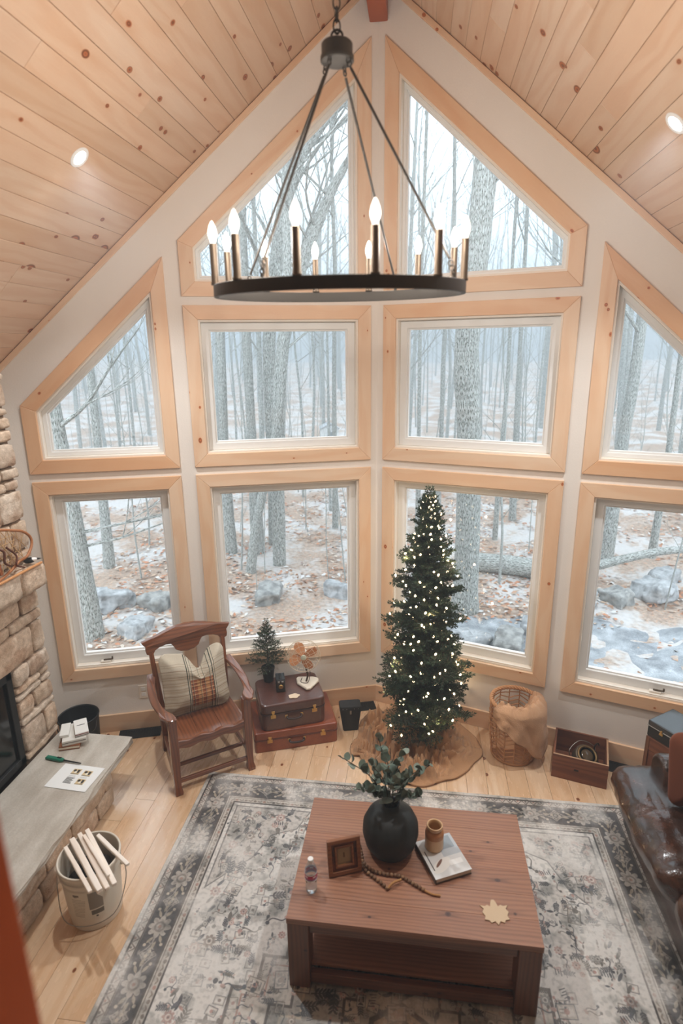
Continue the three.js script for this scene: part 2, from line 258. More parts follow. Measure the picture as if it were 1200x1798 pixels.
for (const s of [-1, 1]) {
  const side = s < 0 ? 'left' : 'right', g = struct('wall_front_' + side, s < 0 ? 'off-white window wall on the fireplace side of the prow' : 'off-white window wall on the sofa side of the prow', 'wall');
  g.rotation.y = -s * TH;
  const E = HALF / COS + 0.16, outer = ccw([[0, -0.8], [E, -0.8], [E, RIDGE + 0.12 - RAKE * E], [0, RIDGE + 0.12]], s);
  const holes = Object.values(OUTLINES).map((o) => inset(ccw(o, s), 0.088));
  mesh('plaster', projUV(extrude(outer, 0.16, 0, holes.map((h) => h.slice().reverse())).translate(0, 0, -0.16)), M.wall, g);
  const b = mesh('baseboard_front_' + side, projUV(rbox(E - 0.14, 0.15, 0.018, 0.004), 'x', rr(0, 5), 0.3).translate(s * (E - 0.14) / 2, 0.075, 0.009), M.trim[s < 0 ? 3 : 1]);
  b.rotation.y = -s * TH; tag(b, s < 0 ? 'pine baseboard under the fireplace-side windows' : 'pine baseboard under the sofa-side windows', 'baseboard', undefined, 'structure');
  // narrow strip where wall and ceiling meet
  const L = E * Math.hypot(1, RAKE), r = mesh('trim_' + (s < 0 ? 1 : 2), projUV(rbox(L, 0.034, 0.02, 0.004), 'x', rr(0, 5), 0.7).translate(L / 2, -0.02, 0.01).rotateZ(-Math.atan(RAKE)), M.trim[1]);
  if (s < 0) r.geometry.rotateY(Math.PI).translate(0, 0, 0.02);
  r.position.set(0, RIDGE + 0.004, 0); r.rotation.y = -s * TH; tag(r, s < 0 ? 'thin pine strip along the ceiling edge on the fireplace side' : 'thin pine strip along the ceiling edge on the sofa side', 'trim', undefined, 'structure');
  for (const kind of ['peak', 'mid', 'outmid', 'low', 'outlow']) {
    const w = struct('window_' + (++winNumber), WIN_LABEL[(s < 0 ? '-' : '+') + kind], 'window'); w.rotation.y = -s * TH;
    const o = ccw(OUTLINES[kind], s), inn = inset(o, 0.093), n = o.length;
    for (let i = 0; i < n; i++) {
      const a = o[i], c = o[(i + 1) % n], ang = Math.atan2(c[1] - a[1], c[0] - a[0]), loc = ([x, y]) => { const dx = x - a[0], dy = y - a[1]; return [dx * Math.cos(ang) + dy * Math.sin(ang), -dx * Math.sin(ang) + dy * Math.cos(ang)]; };
      const geo = projUV(extrude([a, c, inn[(i + 1) % n], inn[i]].map(loc), 0.022, 0.003), 'x', rr(0, 9), rr(0, 9)).rotateZ(ang).translate(a[0], a[1], 0);
      mesh('casing_board', geo, M.trim[kind === 'outmid' ? [4, 5, 4, 1][i % 4] : [0, 1, 2, 0, 5, 1][Math.floor(rnd() * 6)]], w);
    }
    const low = kind === 'low' || kind === 'outlow', minY = Math.min(...o.map((q) => q[1])), bottom = o.findIndex((p, i) => Math.abs(p[1] - minY) < 1e-6 && Math.abs(o[(i + 1) % n][1] - minY) < 1e-6);
    const dd = (d, b) => o.map((_, i) => i === bottom ? b : d);
    const ring = (a, b, z0, z1, bev = 0.002) => extrude(a, z1 - z0, bev, [b.slice().reverse()]).translate(0, 0, z0);
    const j1 = inset(inn, 0.014), f0 = inset(inn, 0.0125), sw = kind === 'peak' ? 0.034 : kind === 'outmid' ? 0.046 : 0.066, f1 = inset(inn, dd(sw, low ? 0.086 : sw)), b1 = inset(inn, dd(sw + 0.011, low ? 0.098 : sw + 0.012));
    mesh('jamb_liner', projUV(ring(inset(inn, -0.004), j1, -0.12, 0.003)), M.cream, w);
    mesh('sash', projUV(ring(f0, f1, -0.105, -0.052, 0.004)), M.white, w);
    mesh('glazing_bead', projUV(ring(inset(f1, -0.002), b1, -0.098, -0.066)), M.white, w);
    mesh('pane', projUV(extrude(inset(b1, -0.01), 0.004).translate(0, 0, -0.086)), M.glass, w);
    if (low) mesh('stool_board', projUV(rbox(Math.abs(inn[(bottom + 1) % n][0] - inn[bottom][0]) - 0.03, 0.012, 0.05, 0.003), 'x').translate((inn[bottom][0] + inn[(bottom + 1) % n][0]) / 2, inn[bottom][1] + 0.018, -0.026), M.cream, w);
    if (kind === 'outlow') { // crank of the casement
      const cx = s * (s < 0 ? 2.14 : 2.06), c = mesh('crank_housing', merge([rbox(0.075, 0.016, 0.03, 0.006, cx, inn[bottom][1] + 0.032, -0.03)]), M.cream, w);
      mesh('crank_arm', merge([rbox(0.07, 0.009, 0.014, 0.004, 0.02, 0.014, 0), cyl(0.006, 0.006, 0.02, 10, 0.05, 0.014, 0)]).translate(cx, inn[bottom][1] + 0.032, -0.028), M.bronze, c);
    }
  }
}
{ const c = mesh('wall_corner', box(0.09, 6.0, 0.14, 0, 2.2, -0.095), M.wall); tag(c, 'off-white corner post where the two window walls meet', 'wall', undefined, 'structure'); }
for (const s of [-1, 1]) {
  const w = mesh(s < 0 ? 'wall_left' : 'wall_right', box(0.14, EAVE + 0.9, BACK - 0.6, s * (HALF + 0.07), (EAVE - 0.8) / 2 + 0.03, BACK / 2 + 0.35), M.wall);
  tag(w, s < 0 ? 'off-white side wall behind the stone chimney' : 'off-white side wall behind the leather sofa', 'wall', undefined, 'structure');
}
tag(mesh('wall_back', box(2 * HALF + 0.3, 5.6, 0.14, 0, 2.6, BACK + 0.07), M.wall), 'off-white back wall of the room', 'wall', undefined, 'structure');
{ // loft the picture is taken from
  const g = struct('floor_loft', 'pine loft floor over the back of the room', 'floor');
  for (let x = -HALF; x < HALF - 0.01; x += 0.1389) mesh('plank', projUV(box(0.1375, 0.03, BACK - 4.0), 'z', rr(0, 9), rr(0, 9)).translate(x + 0.0695, 2.085, (BACK + 4.0) / 2), M.floor[Math.floor(rnd() * 5)], g);
  mesh('loft_beam', projUV(rbox(2 * HALF, 0.2, 0.09, 0.005), 'x').translate(0, 1.968, 4.046), M.trim[1], g);
  const p = mesh('railing_post', projUV(rbox(0.09, 0.75, 0.068, 0.006), 'y', 0.3, 0.2), board(trimTex, rgb(206, 116, 62), { roughness: 0.5 }));
  p.position.set(-0.16, 2.245, 3.965); tag(p, 'blurred orange-stained wooden railing post close to the camera', 'railing');
}
// ---------------------------------------------------------------- lamps of the ceiling
for (const [s, z] of [[-1, 1.335], [1, 1.33]]) {
  const x = s * 1.385, y = RIDGE - 1.385 * Math.tan(PITCH);
  const g = thing('recessed_light', s < 0 ? 'bright recessed downlight in the ceiling slope above the fireplace side' : 'bright recessed downlight in the ceiling slope above the sofa side', 'light', [x, y, z], 0, 'recessed ceiling lights');
  g.rotation.z = s < 0 ? PITCH : -PITCH;
  mesh('trim_ring', lathe([[0.038, -0.004], [0.052, -0.005], [0.056, -0.001], [0.056, 0.004], [0.038, 0.004]], 28), M.white, g);
  mesh('light_lens', new THREE.CylinderGeometry(0.038, 0.038, 0.006, 24).translate(0, -0.0005, 0), mat({ color: 0xffffff, emissive: new THREE.Color().setRGB(0.97, 0.99, 1), emissiveIntensity: 5 }), g);
  const l = new THREE.SpotLight(new THREE.Color().setRGB(0.92, 0.97, 1), LAMP_DOWN, 0, 1.1, 1, 2); l.castShadow = true; l.shadow.radius = 3;
  l.position.set(x - s * 0.008, y - 0.012, z); l.target.position.set(x - s * 0.5, 0, z + 0.5); scene.add(l, l.target);
}

// ---------------------------------------------------------------- stone fireplace along the side wall
const CHX = -2.15, HEARTH = 0.34;
// split a rectangle (a = along, b = up) into ashlar stones
function ashlar(a0, a1, b0, b1, skip) {
  const out = []; let b = b0;
  while (b < b1 - 0.03) {
    let h = rnd() < 0.3 ? rr(0.055, 0.08) : rr(0.11, 0.2); if (b + h > b1 - 0.06) h = b1 - b;
    let a = a0; while (a < a1 - 0.02) { let w = a === a0 ? rr(0.07, 0.22) : rr(0.13, 0.4); if (a + w > a1 - 0.12) w = a1 - a; const st = [a, a + w, b, b + h]; if (!skip || !skip(st)) out.push(st); a += w; }
    b += h;
  }
  return out;
}
function stoneGeo(w, h, d, seed, n = 4) { return projUV(softBox(w, h, d, { n, r: 0.016, wrinkle: 0.007, freq: 11, seed }), 'x', seed % 7, seed % 5); }
{
  const f = thing('fireplace', 'pale stone chimney with a black firebox', 'fireplace', [0, 0, 0]);
  const z0 = 1.125, z1 = 2.95, fb0 = 1.463, fb1 = 2.42, fbTop = 1.0, H = 2.74, D = 0.3;
  mesh('mortar_core', merge([box(D, H, fb0 - z0 - 0.02, CHX - D / 2 - 0.03, H / 2, (z0 + fb0) / 2), box(D, H - fbTop, z1 - fb0, CHX - D / 2 - 0.03, (H + fbTop) / 2, (fb0 + z1) / 2), box(D, fbTop, z1 - fb1, CHX - D / 2 - 0.03, fbTop / 2, (fb1 + z1) / 2), extrude([[-2.478, H - 0.01], [-2.19, H - 0.01], [-2.19, 3.035], [-2.478, 2.758]], z1 - z0 - 0.02).translate(0, 0, z0 + 0.01)]), M.mortar, f);
  let k = 0;
  const put = (a0, a1, b0, b1) => { const w = a1 - a0 - 0.012, h = b1 - b0 - 0.012, g = stoneGeo(w, h, 0.08, ++k * 1.7); const m = mesh('stone', g.rotateY(Math.PI / 2), M.stone[k % 4], f); m.position.set(CHX - 0.036 + rr(-0.004, 0.007), (b0 + b1) / 2, (a0 + a1) / 2); };
  // courses beside and above the firebox, laid as they show beside the window
  const side = [[0.34, 0.4, [0.34]], [0.4, 0.585, [0.13, 0.21]], [0.585, 0.64, [0.34]], [0.64, 0.765, [0.19, 0.15]], [0.765, 0.815, [0.1, 0.24]], [0.815, 0.87, [0.1, 0.24]], [0.87, 1.0, [0.2, 0.14]]];
  for (const [b0, b1, ws] of side) { let a = z0; const t = ws.reduce((x, y) => x + y, 0); for (const w of ws) { const ww = w / t * (fb0 - z0); put(a, a + ww, b0, b1); a += ww; } }
  for (const [b0, b1, ws] of [[1.0, 1.21, [0.12, 0.5, 0.6, 0.603]], [1.21, 1.29, [0.3, 0.44, 0.5, 0.585]], [1.29, 1.46, [0.18, 0.34, 0.4, 0.42, 0.485]]]) { let a = z0; for (const w of ws) { put(a, a + w, b0, b1); a += w; } }
  for (const [a0, a1, b0, b1] of ashlar(z0, z1, 1.63, 3.0)) put(a0, a1, b0, b1);
  for (const [a0, a1, b0, b1] of ashlar(fb1, z1, 0.34, 1.0)) put(a0, a1, b0, b1);
  // the returning end face towards the window
  for (const [a0, a1, b0, b1] of ashlar(CHX - D - 0.02, CHX - 0.085, 0.1, H)) { const g = stoneGeo(a1 - a0 - 0.012, b1 - b0 - 0.012, 0.05, ++k * 1.3); mesh('stone', g, M.stone[k % 4], f).position.set((a0 + a1) / 2, (b0 + b1) / 2, z0 + 0.02); }
  // stone mantel shelf
  let a = 1.17; for (const w of [0.22, 0.36, 0.4, 0.42, 0.4]) { const g = stoneGeo(w - 0.01, 0.15, 0.22, ++k * 2.1, 5); mesh('mantel_stone', g.rotateY(Math.PI / 2), M.stone[k % 3], f).position.set(CHX + 0.01 + rr(-0.01, 0.01), 1.545, a + w / 2); a += w; }
  // firebox with a black metal frame and glass doors
  const fr = mesh('firebox', merge([box(0.28, 0.02, fb1 - fb0, CHX - 0.17, HEARTH + 0.01, (fb0 + fb1) / 2), box(0.28, 0.02, fb1 - fb0, CHX - 0.17, fbTop - 0.01, (fb0 + fb1) / 2), box(0.02, fbTop - HEARTH, fb1 - fb0, CHX - 0.3, (fbTop + HEARTH) / 2, (fb0 + fb1) / 2), box(0.28, fbTop - HEARTH, 0.02, CHX - 0.17, (fbTop + HEARTH) / 2, fb0 + 0.01), box(0.28, fbTop - HEARTH, 0.02, CHX - 0.17, (fbTop + HEARTH) / 2, fb1 - 0.01)]), M.black, f);
  mesh('door_frame', merge([rbox(0.03, 0.05, fb1 - fb0, 0.005, CHX - 0.03, HEARTH + 0.028, (fb0 + fb1) / 2), rbox(0.03, 0.05, fb1 - fb0, 0.005, CHX - 0.03, fbTop - 0.028, (fb0 + fb1) / 2), rbox(0.03, fbTop - HEARTH, 0.05, 0.005, CHX - 0.03, (fbTop + HEARTH) / 2, fb0 + 0.026), rbox(0.03, fbTop - HEARTH, 0.05, 0.005, CHX - 0.03, (fbTop + HEARTH) / 2, fb1 - 0.026), rbox(0.02, fbTop - HEARTH, 0.03, 0.004, CHX - 0.03, (fbTop + HEARTH) / 2, (fb0 + fb1) / 2)]), M.black, fr);
  mesh('door_pane', box(0.006, fbTop - HEARTH - 0.08, fb1 - fb0 - 0.08, CHX - 0.036, (fbTop + HEARTH) / 2, (fb0 + fb1) / 2), mat({ color: rgb(20, 20, 20), roughness: 0.12 }), fr);
}
{
  const h = thing('hearth', 'raised stone hearth with a smooth grey slab on top', 'hearth', [0, 0, 0]);
  const x1 = -1.64, zA = 1.375, zB = 3.3;
  mesh('mortar_core', merge([box(x1 + 2.13 - 0.03, 0.28, zB - zA - 0.06, (x1 - 2.13) / 2 - 0.015, 0.14, (zA + zB) / 2)]), M.mortar, h);
  let k = 300;
  const rows = [[0.004, 0.145, [0.19, 0.3, 0.27, 0.34, 0.3, 0.28, 0.245]], [0.145, 0.29, [0.1, 0.36, 0.24, 0.3, 0.36, 0.3, 0.265]]];
  for (const [b0, b1, ws] of rows) { let a = zA; for (const w of ws) { const g = stoneGeo(w - 0.012, b1 - b0 - 0.01, 0.07, ++k * 1.9); mesh('stone', g.rotateY(Math.PI / 2), M.stone[k % 4], h).position.set(x1 - 0.035 + rr(-0.004, 0.006), (b0 + b1) / 2, a + w / 2); a += w; } }
  for (const [a0, a1, b0, b1] of ashlar(-2.13, x1 - 0.075, 0.004, 0.29)) { const g = stoneGeo(a1 - a0 - 0.012, b1 - b0 - 0.012, 0.06, ++k * 1.1); mesh('stone', g, M.stone[k % 4], h).position.set((a0 + a1) / 2, (b0 + b1) / 2, zA + 0.02); }
  const sl = softBox(0.545, 0.05, zB - 1.14, { n: 26, r: 0.008, fn: (q, X, Y, Z) => { if (X > 0.9 || Z < -0.9) { const e = 0.012 * n3(q.z * 7, q.y * 30, 3) ; if (X > 0.9) q.x += e; if (Z < -0.95) q.z += e; } } });
  mesh('slab', projUV(sl, 'z').translate(-2.148 + 0.2725 + 0.003, HEARTH - 0.0255, (1.14 + zB) / 2), M.slab, h);
}
// ---------------------------------------------------------------- things on and beside the hearth
{
  const paperTex = canvasTex(560, 420, (c, w, h) => {
    c.fillStyle = '#f1f1ee'; c.fillRect(0, 0, w, h);
    const pic = (x, y, kind) => {
      c.save(); c.translate(x, y);
      if (kind === 1) { c.fillStyle = '#4a463f'; for (let i = 0; i < 7; i++) c.fillRect(0, i * 14, 110 - (i % 3) * 12, 9); c.fillStyle = '#2c2a28'; c.fillRect(0, 96, 110, 6); }
      else { c.fillStyle = '#d9c296'; c.fillRect(0, 0, 112, 96); c.fillStyle = '#3c3834'; c.beginPath(); c.arc(28, 30, 20, 0, 7); c.fill(); c.fillRect(64, 12, 34, 60); c.fillStyle = '#efe9da'; c.fillRect(36, 44, 34, 26); c.fillStyle = '#57514a'; c.fillRect(0, 84, 112, 8); }
      c.restore();
    };
    pic(180, 70, 0); pic(180, 220, 1); pic(340, 80, 0); pic(340, 226, 2);
    c.fillStyle = '#9a9894'; for (let i = 0; i < 4; i++) { c.fillRect(186, 186 + i * 7, 90, 2); c.fillRect(346, 192 + i * 7, 90, 2); }
  });
  const p = mesh('instruction_sheet', (() => { const g = new THREE.PlaneGeometry(0.28, 0.21, 8, 6).rotateX(-Math.PI / 2); const q = g.attributes.position; for (let i = 0; i < q.count; i++) q.setY(i, 0.0025 + 0.003 * Math.max(0, n2(q.getX(i) * 5, q.getZ(i) * 5))); g.computeVertexNormals(); return g; })(), mat({ map: paperTex, roughness: 0.8, side: THREE.DoubleSide }));
  p.position.set(-1.77, HEARTH, 1.565); p.rotation.y = -0.06; tag(p, 'white sheet printed with four small pictures on the hearth', 'paper');
  const l = thing('fireplace_lighter', 'green and black long-nosed lighter lying on the hearth', 'lighter', [-1.925, HEARTH + 0.012, 1.437], -0.12);
  mesh('handle', extrude([[-0.13, -0.014], [-0.02, -0.016], [0.0, -0.008], [0.0, 0.008], [-0.03, 0.017], [-0.06, 0.012], [-0.13, 0.014]], 0.02, 0.004).rotateX(-Math.PI / 2).translate(0, -0.01, 0), mat({ color: rgb(28, 116, 92), roughness: 0.4 }), l);
  mesh('trigger', rbox(0.03, 0.014, 0.012, 0.005, -0.035, 0.008, -0.004), M.black, l);
  mesh('nozzle', rod([0, 0, 0], [0.13, 0, 0], 0.0055, 0.004, 12), M.black, l);
  // little stack of packs at the chimney foot
  const stack = (name, label, cat, w, h, d, x, y, z, turn, m, stripes) => { const o = thing(name, label, cat, [x, y, z], turn); mesh('body', rbox(w, h, d, 0.004, 0, h / 2, 0), m, o); for (const [c, yy, hh] of stripes) mesh('printed_band', box(w * 0.98, hh, 0.002, 0, yy, d / 2 + 0.0006), mat({ color: c, roughness: 0.6 }), o); return o; };
  stack('matchbox', 'brown cardboard matchbox at the bottom of the stack on the hearth', 'box', 0.13, 0.034, 0.17, -1.985, HEARTH, 1.245, 0.35, mat({ color: rgb(150, 96, 62), roughness: 0.7 }), [[rgb(226, 216, 196), 0.017, 0.012]]);
  stack('white_carton', 'white paper carton lying on the brown matchbox', 'box', 0.15, 0.036, 0.2, -1.972, HEARTH + 0.0345, 1.22, 0.5, mat({ color: rgb(224, 220, 212), roughness: 0.7 }), [[rgb(70, 66, 62), 0.02, 0.003]]);
  const c1 = stack('tally_booklet', 'white booklet with dark red page stripes on top of the stack', 'booklet', 0.085, 0.03, 0.17, -1.935, HEARTH + 0.071, 1.2, 0.62, mat({ color: rgb(230, 228, 222), roughness: 0.65 }), [[rgb(122, 40, 48), 0.02, 0.004], [rgb(60, 56, 54), 0.009, 0.003]]);
  mesh('cover_mark', box(0.05, 0.0012, 0.006, 0, 0.0305, -0.01), mat({ color: rgb(60, 60, 60) }), c1);
  stack('flat_envelope', 'flat white envelope beside the striped booklet', 'envelope', 0.06, 0.02, 0.14, -2.03, HEARTH + 0.071, 1.235, 0.45, mat({ color: rgb(226, 224, 218), roughness: 0.7 }), []);
  const b = thing('ash_bin', 'black round metal bin between the hearth and the window wall', 'bin', [-2.15, 0, 0.905]);
  mesh('bin_body', lathe([[0.0, 0.002], [0.11, 0.002], [0.125, 0.02], [0.14, 0.29], [0.146, 0.3], [0.14, 0.305], [0.132, 0.295], [0.118, 0.05], [0, 0.05]], 36), M.black, b);
  mesh('bail_handle', tube([[-0.14, 0.27, 0], [-0.15, 0.23, 0.05], [0, 0.19, 0.155], [0.15, 0.23, 0.05], [0.14, 0.27, 0]], 0.004, 24, 6), M.iron, b);
}
{ // plastic pail with kindling
  const labelTex = canvasTex(512, 256, (c, w, h) => {
    c.fillStyle = '#ded6c6'; c.fillRect(0, 0, w, h);
    c.fillStyle = '#8d8478'; c.fillRect(250, 16, 130, 150); c.fillStyle = '#ded6c6'; c.beginPath(); c.moveTo(330, 40); c.lineTo(380, 16); c.lineTo(380, 90); c.fill(); c.fillStyle = '#6f675d'; c.fillRect(262, 176, 118, 40);
    c.fillStyle = '#6b6258'; c.fillRect(110, 24, 60, 16); c.fillRect(118, 42, 30, 6);
    c.fillStyle = '#9c9284'; for (let i = 0; i < 12; i++) c.fillRect(90, 66 + i * 14, 96 + ((i * 37) % 40), 4);
    c.fillStyle = '#4d463f'; c.fillRect(300, 226, 20, 14);
  });
  const p = thing('plastic_pail', 'worn white plastic pail of firewood offcuts beside the hearth', 'bucket', [-1.352, 0, 2.12], 0.35);
  const plastic = mat({ color: rgb(224, 214, 198), roughness: 0.5 });
  mesh('shell', lathe([[0, 0.001], [0.122, 0.001], [0.128, 0.006], [0.133, 0.05], [0.147, 0.3], [0.153, 0.3], [0.153, 0.318], [0.149, 0.32], [0.149, 0.345], [0.156, 0.347], [0.158, 0.365], [0.152, 0.37], [0.146, 0.365], [0.14, 0.3], [0.122, 0.01], [0, 0.01]], 48), plastic, p);
  const lab = new THREE.CylinderGeometry(0.1468, 0.1355, 0.19, 32, 1, true, -0.9, 1.9).translate(0, 0.18, 0);
  mesh('printed_label', lab, mat({ map: labelTex, roughness: 0.6, side: THREE.DoubleSide }), p);
  mesh('handle_lug', merge([rbox(0.02, 0.03, 0.03, 0.006, 0.156, 0.29, 0), rbox(0.02, 0.03, 0.03, 0.006, -0.156, 0.29, 0)]), plastic, p);
  mesh('wire_handle', tube([[-0.166, 0.29, 0], [-0.17, 0.2, 0.02], [-0.12, 0.1, 0.13], [0, 0.08, 0.165], [0.12, 0.1, 0.13], [0.17, 0.2, 0.02], [0.166, 0.29, 0]], 0.0025, 32, 6), M.steel, p);
  const ash = thing('charred_wood', 'dark charred chunk of wood inside the white pail', 'firewood', [-1.352, 0.011, 2.12]);
  mesh('charcoal', projUV(softBox(0.21, 0.29, 0.21, { n: 10, r: 0.09, wrinkle: 0.014, freq: 14, seed: 4 })).translate(0, 0.15, 0), mat({ color: rgb(44, 36, 32), roughness: 0.9 }), ash);
  const kindlingTex = woodTex({ w: 512, h: 256, mu: 0.9, mv: 0.4, light: [250, 240, 228], dark: [238, 212, 190], knots: 0, seed: 91, lines: 40, streak: 0.8 }), wood = board(kindlingTex, 0xffffff, { roughness: 0.7 });
  const sticks = [['leftmost of the pale wooden sticks laid across the pail', -2.2, 0.36, -0.7, 0.371, 0.022], ['wide flat stick second from the hearth side across the pail', -1.05, 0.42, -0.72, 0.371, 0.03], ['middle pale stick across the pail rim', 0.05, 0.44, -0.74, 0.371, 0.026], ['long stick right of the middle one across the pail', 1.15, 0.44, -0.75, 0.371, 0.026], ['rounded stick pointing away from the others across the pail', 3.0, 0.3, -0.56, 0.371, 0.022], ['short upper stick with a rough split end on the pail', 0.6, 0.34, -0.7, 0.3925, 0.02]];
  for (const [label, k, L, ry, y, t] of sticks) {
    const s = mesh('kindling_stick', projUV(softBox(L, t * 0.8, t, { n: 6, r: 0.005, wrinkle: 0.0015, freq: 18, seed: L * 40 }), 'x', rr(0, 3), rr(0, 3)), wood);
    s.position.set(-1.305 + 0.66 * k * 0.034, y + t * 0.4, 2.165 - 0.75 * k * 0.034); s.rotation.set(0, ry, 0); tag(s, label, 'stick', 'kindling sticks on the pail');
  }
}
{ // on the mantel
  const s = thing('snowshoe', 'old bentwood snowshoe with rawhide lacing leaning on the mantel', 'snowshoe', [-2.075, 1.628, 1.62]);
  const out = []; for (let i = 0; i < 40; i++) { const t = i / 40 * Math.PI * 2, c = Math.cos(t), w = 0.155 * (c < 0 ? 1 : 1 - 0.12 * c) * Math.sin(t), zz = -0.4 * c; out.push(V(0.0 + 0.03 * (zz < -0.3 ? 1 : 0), 0.15 + w * (zz > 0.1 ? Math.max(0.12, 1 - (zz - 0.1) * 2.6) : 1), zz + (0))); }
  s.rotation.set(0, 0, 0.12);
  mesh('bent_frame', tube(out, 0.0085, 120, 8, true), mat({ color: rgb(168, 108, 64), roughness: 0.5 }), s);
  const lace = []; for (let i = -5; i <= 5; i++) { const z = i * 0.065, inside = (zz) => { const w = 0.135 * Math.sqrt(Math.max(0, 1 - (zz / 0.4) ** 2)) * (zz > 0.1 ? Math.max(0.12, 1 - (zz - 0.1) * 2.6) : 1); return w; }; for (const k of [-1, 1]) { const za = clamp(z - k * 0.06, -0.38, 0.38), zb = clamp(z + k * 0.06, -0.38, 0.38); lace.push(rod([0.004 * k, 0.15 - inside(za), za], [0.004 * k, 0.15 + inside(zb), zb], 0.0022, 0.0022, 5)); } lace.push(rod([0, 0.15 - inside(z), z], [0, 0.15 + inside(z), z], 0.002, 0.002, 5)); }
  for (const y of [0.08, 0.115, 0.15, 0.185, 0.22]) lace.push(rod([0, y, -0.3], [0, y, 0.12], 0.002, 0.002, 5));
  mesh('rawhide_lacing', merge(lace), mat({ color: rgb(196, 158, 112), roughness: 0.8 }), s);
  mesh('crossbar', merge([rbox(0.012, 0.25, 0.022, 0.004, 0, 0.15, -0.12), rbox(0.012, 0.2, 0.022, 0.004, 0, 0.15, 0.12)]), mat({ color: rgb(150, 84, 42), roughness: 0.5 }), s);
  const straps = tube([[0.012, 0.17, -0.2], [0.03, 0.1, -0.24], [0.03, 0.05, -0.22], [0.022, 0.02, -0.27], [0.012, 0.006, -0.3]], 0.006, 24, 6);
  mesh('leather_strap', merge([straps, tube([[0.012, 0.2, -0.1], [0.04, 0.16, -0.14], [0.035, 0.1, -0.13], [0.02, 0.06, -0.18]], 0.007, 20, 6), tube([[0.015, 0.19, -0.02], [0.05, 0.12, -0.06], [0.02, 0.05, -0.02]], 0.009, 16, 6)]), mat({ color: rgb(92, 48, 30), roughness: 0.6 }), s);
  const st = mesh('wooden_stick', projUV(rbox(0.016, 0.014, 0.5, 0.005), 'z'), mat({ map: trimTex, color: rgb(226, 190, 150), roughness: 0.6 })); st.position.set(-2.034, 1.6305, 1.46); st.rotation.y = -0.04; tag(st, 'light orange wooden stick along the front edge of the mantel', 'stick');
  const d = thing('decoy_figure', 'small black and white ornament at the end of the mantel', 'ornament', [-2.09, 1.628, 1.235], 0.6);
  mesh('body', new THREE.SphereGeometry(0.026, 20, 14).scale(1.25, 0.75, 0.85).translate(0, 0.02, 0), M.black, d); mesh('pale_back', new THREE.SphereGeometry(0.021, 16, 12).scale(1.4, 0.6, 0.8).translate(0.018, 0.024, 0), M.white, d); mesh('beak', new THREE.ConeGeometry(0.007, 0.03, 10).rotateZ(-Math.PI / 2).translate(0.06, 0.024, 0), M.black, d);
}
for (const [u, s, label] of [[1.93, -1, 'black floor register by the baseboard near the hearth'], [0.12, -1, 'black floor register by the baseboard at the prow corner'], [1.9, 1, 'black floor register between the crate and the sofa']]) {
  const a = thing('floor_register', label, 'vent', [0, 0, 0]); a.rotation.y = -s * TH; const L = u < 1 ? 0.19 : 0.32;
  mesh('face_plate', merge([rbox(L, 0.006, 0.02, 0.002, s * u, 0.003, 0.032), rbox(L, 0.006, 0.02, 0.002, s * u, 0.003, 0.132), rbox(0.02, 0.006, 0.12, 0.002, s * u - L / 2 + 0.01, 0.003, 0.082), rbox(0.02, 0.006, 0.12, 0.002, s * u + L / 2 - 0.01, 0.003, 0.082), box(L - 0.03, 0.002, 0.09, s * u, 0.0012, 0.082)]), M.black, a);
  const nb = Math.round(L / 0.02); for (let i = 1; i < nb; i++) mesh('louver', box(0.006, 0.004, 0.09, s * u - L / 2 + i * L / nb, 0.004, 0.082), M.black, a);
}
{ const o = thing('wall_outlet', 'white wall outlet low on the wall behind the wooden armchair', 'outlet', [0, 0, 0]); o.rotation.y = TH; mesh('cover_plate', rbox(0.072, 0.115, 0.006, 0.003, -1.885, 0.32, 0.003), M.cream, o); mesh('socket', merge([rbox(0.034, 0.03, 0.004, 0.004, -1.885, 0.343, 0.007), rbox(0.034, 0.03, 0.004, 0.004, -1.885, 0.297, 0.007)]), M.white, o); }

// ---------------------------------------------------------------- chandelier
// rectangular sections [y, cx, cz, w, d] stacked into one piece
function rectLoft(secs, r = 0.15) {
  const pos = [], idx = [], prof = []; for (const [sx, sz] of [[1, 1], [-1, 1], [-1, -1], [1, -1]]) { const c = [sx * (1 - r), sz], e = [sx, sz * (1 - r)]; if (sx * sz > 0) prof.push(e, c); else prof.push(c, e); }
  const n = 8; for (const [y, cx, cz, w, d] of secs) for (const [a, b] of prof) pos.push(cx + a * w / 2, y, cz + b * d / 2);
  for (let i = 0; i < secs.length - 1; i++) for (let j = 0; j < n; j++) { const a = i * n + j, b = i * n + (j + 1) % n; idx.push(a, a + n, b, b, a + n, b + n); }
  const E = (secs.length - 1) * n; for (let j = 1; j < n - 1; j++) { idx.push(0, j, j + 1); idx.push(E, E + j + 1, E + j); }
  const g = new THREE.BufferGeometry(); g.setAttribute('position', new THREE.Float32BufferAttribute(pos, 3)); g.setIndex(idx); const f = g.toNonIndexed(); f.computeVertexNormals(); return toCreasedNormals(f, 0.7);
}
